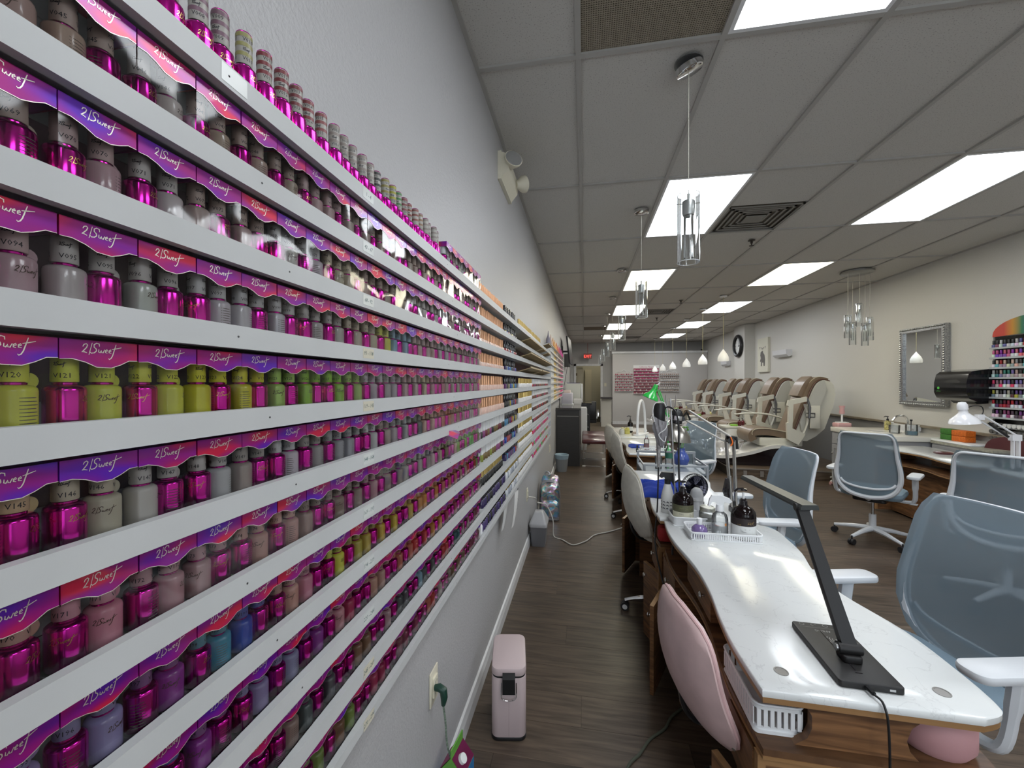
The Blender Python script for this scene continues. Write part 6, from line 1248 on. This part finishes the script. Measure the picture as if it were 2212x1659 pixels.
# racks on the partition
def prack(label, x, z, w_, h_, rows, cols, cf, top):
    t_ = thing('polish_rack', label, 'rack', (x, 14.999, z), 0, 'polish racks on the partition'); part('backboard', MB().box(0, w_, -.008, 0, 0, h_), mat('rack_board_'+top, cf[1], .5), t_, sm=0)
    for k in range(rows):
        part('tier', MB().box(0, w_, -.06, -.008, .01+k*h_/rows, .022+k*h_/rows), TRIM, t_, sm=0)
        for i in range(cols):
            o = obj('rack_bottle', MSG if 0 else BODYP2, None, None, (x+w_*(i+.5)/cols, 14.965, z+.023+k*h_/rows)); o.scale = (1.3, 1.3, 1.2); c = cf[0](k, i); o.color = (*c, 1)
            tag(o, 'tiny polish bottle, %s along the %s tier up of the %s partition rack' % (ordn(i), ORD[k], top), 'nail polish', 'bottles in the %s partition rack' % top)
    return t_
a_ = prack('left rack of polish on the partition, with dark red rows', 1.08, 1.17, .62, .66, 7, 10, (lambda k, i: [(.3, .02, .06), (.35, .05, .1), (.5, .3, .3)][(k+i) % 3], (.5, .46, .44)), 'left')
b_ = prack('tall central rack of pink and red polish with a white header on the partition', 1.73, 1.08, .86, .92, 9, 13, (lambda k, i: [(.45, .02, .12), (.5, .03, .2), (.6, .3, .35)][(i*7+k) % 3] if k > 4 else [(.4, .1, .12), (.6, .5, .45), (.2, .05, .06)][(i+k) % 3], (.35, .12, .16)), 'central')
c_ = prack('right rack of polish on the partition, with mixed pale colours', 2.62, 1.17, .64, .66, 7, 10, (lambda k, i: [(.35, .25, .2), (.6, .55, .5), (.15, .08, .07)][(i*3+k) % 3], (.5, .46, .44)), 'right')
part('header', MB().box(-.01, .87, -.012, 0, .92, 1.03), PAPER, b_, sm=0); g = MB(); add_text(g, 'California Mango', .07, lambda x, y: (.43+x, -.0125, .945+y)); part('header_lettering', g, mat('header_red', (.4, .05, .1), .5), b_, sm=0)
for t_ in (a_, c_): part('scroll_top', MB().tube(spline([(.05, -.01, .66), (.12, -.01, .72), (.2, -.01, .70), (.31, -.01, .76), (.42, -.01, .70), (.5, -.01, .72), (.57, -.01, .66)], 6), .008, 6), TRIM, t_)
solo('light_switch', MB().box(0, .08, -.006, 0, 0, .12), CREAM, 'cream switch plate on the back wall by the door', 'switch', (.74, YB-.001, 1.35), sm=0)
# pink magnifier steriliser stand by the right wall
pk = thing('facial_stand', 'pink and white rolling stand by the right wall next to the vanity', 'stand', (3.72, 7.25 if 0 else 6.70, 0)); PKM = mat('pastel_pink', (.72, .42, .42), .4)
part('pole', MB().cyl((0, 0, .10), (0, 0, .84), .016), WHITE, pk); part('tray', MB().rbox(-.10, .10, -.07, .07, .84, .90, .03, .012), PKM, pk); part('panel', MB().rbox(-.07, .07, -.05, .05, .90, .912, .01, .003), WHITE, pk); part('neck', MB().cyl((0, 0, .91), (0, 0, 1.04), .012), WHITE, pk); part('head', MB().lathe([(.0005, 1.03), (.03, 1.03), (.035, 1.05), (.028, 1.11), (.04, 1.15), (.0005, 1.152)], 18), PKM, pk)
for i in range(4):
    a = PI/2*i+.4; part('leg', MB().tube([(0, 0, .11), (.12*math.cos(a), .12*math.sin(a), .08), (.2*math.cos(a), .2*math.sin(a), .05)], .014, 8), WHITE, pk); part('caster', MB().cyl((.2*math.cos(a)-.01, .2*math.sin(a), .025), (.2*math.cos(a)+.01, .2*math.sin(a), .025), .025, n=12), PKM, pk)
solo('security_camera', MB().lathe([(.0005, 0), (.03, 0), (.035, .03), (.02, .05), (.0005, .052)], 14), BLACK, 'small black camera on top of the partition', 'camera', (4.02, 15.05, 2.601))
import OpenImageIO as oiio, numpy as np, sys
b=oiio.ImageBuf('/workdir/render_main.png'); a=b.get_pixels(oiio.FLOAT)[:,:,:3]
s=a.shape[1]/2212
for n,x,y in [('wall up',800,200),('wall mid',1100,560),('wall low',900,1400),('lip5',500,940),('lip8',300,1500),('lip1',500,180),('ceil near',1150,60),('ceil mid',1700,200),('ceil far',1200,650),('floor aisle',1250,1300),('floor near',1250,1550),('floor right',1850,1250),('floor far',1290,1000),('wall right',1850,700),('wall r2',2080,600),('table',1600,1350),('table far',1700,1250),('chair E mesh',2080,1300),('part',1500,880),('spa seat',1660,930),('lower wall r',1760,960),('platform',1700,1015),('back wall',1270,740),('vanity',1990,990)]:
    X,Y=int(x*s),int(y*s);p=a[Y-2:Y+3,X-2:X+3].mean((0,1))*255;print(n,(x,y),p.astype(int))
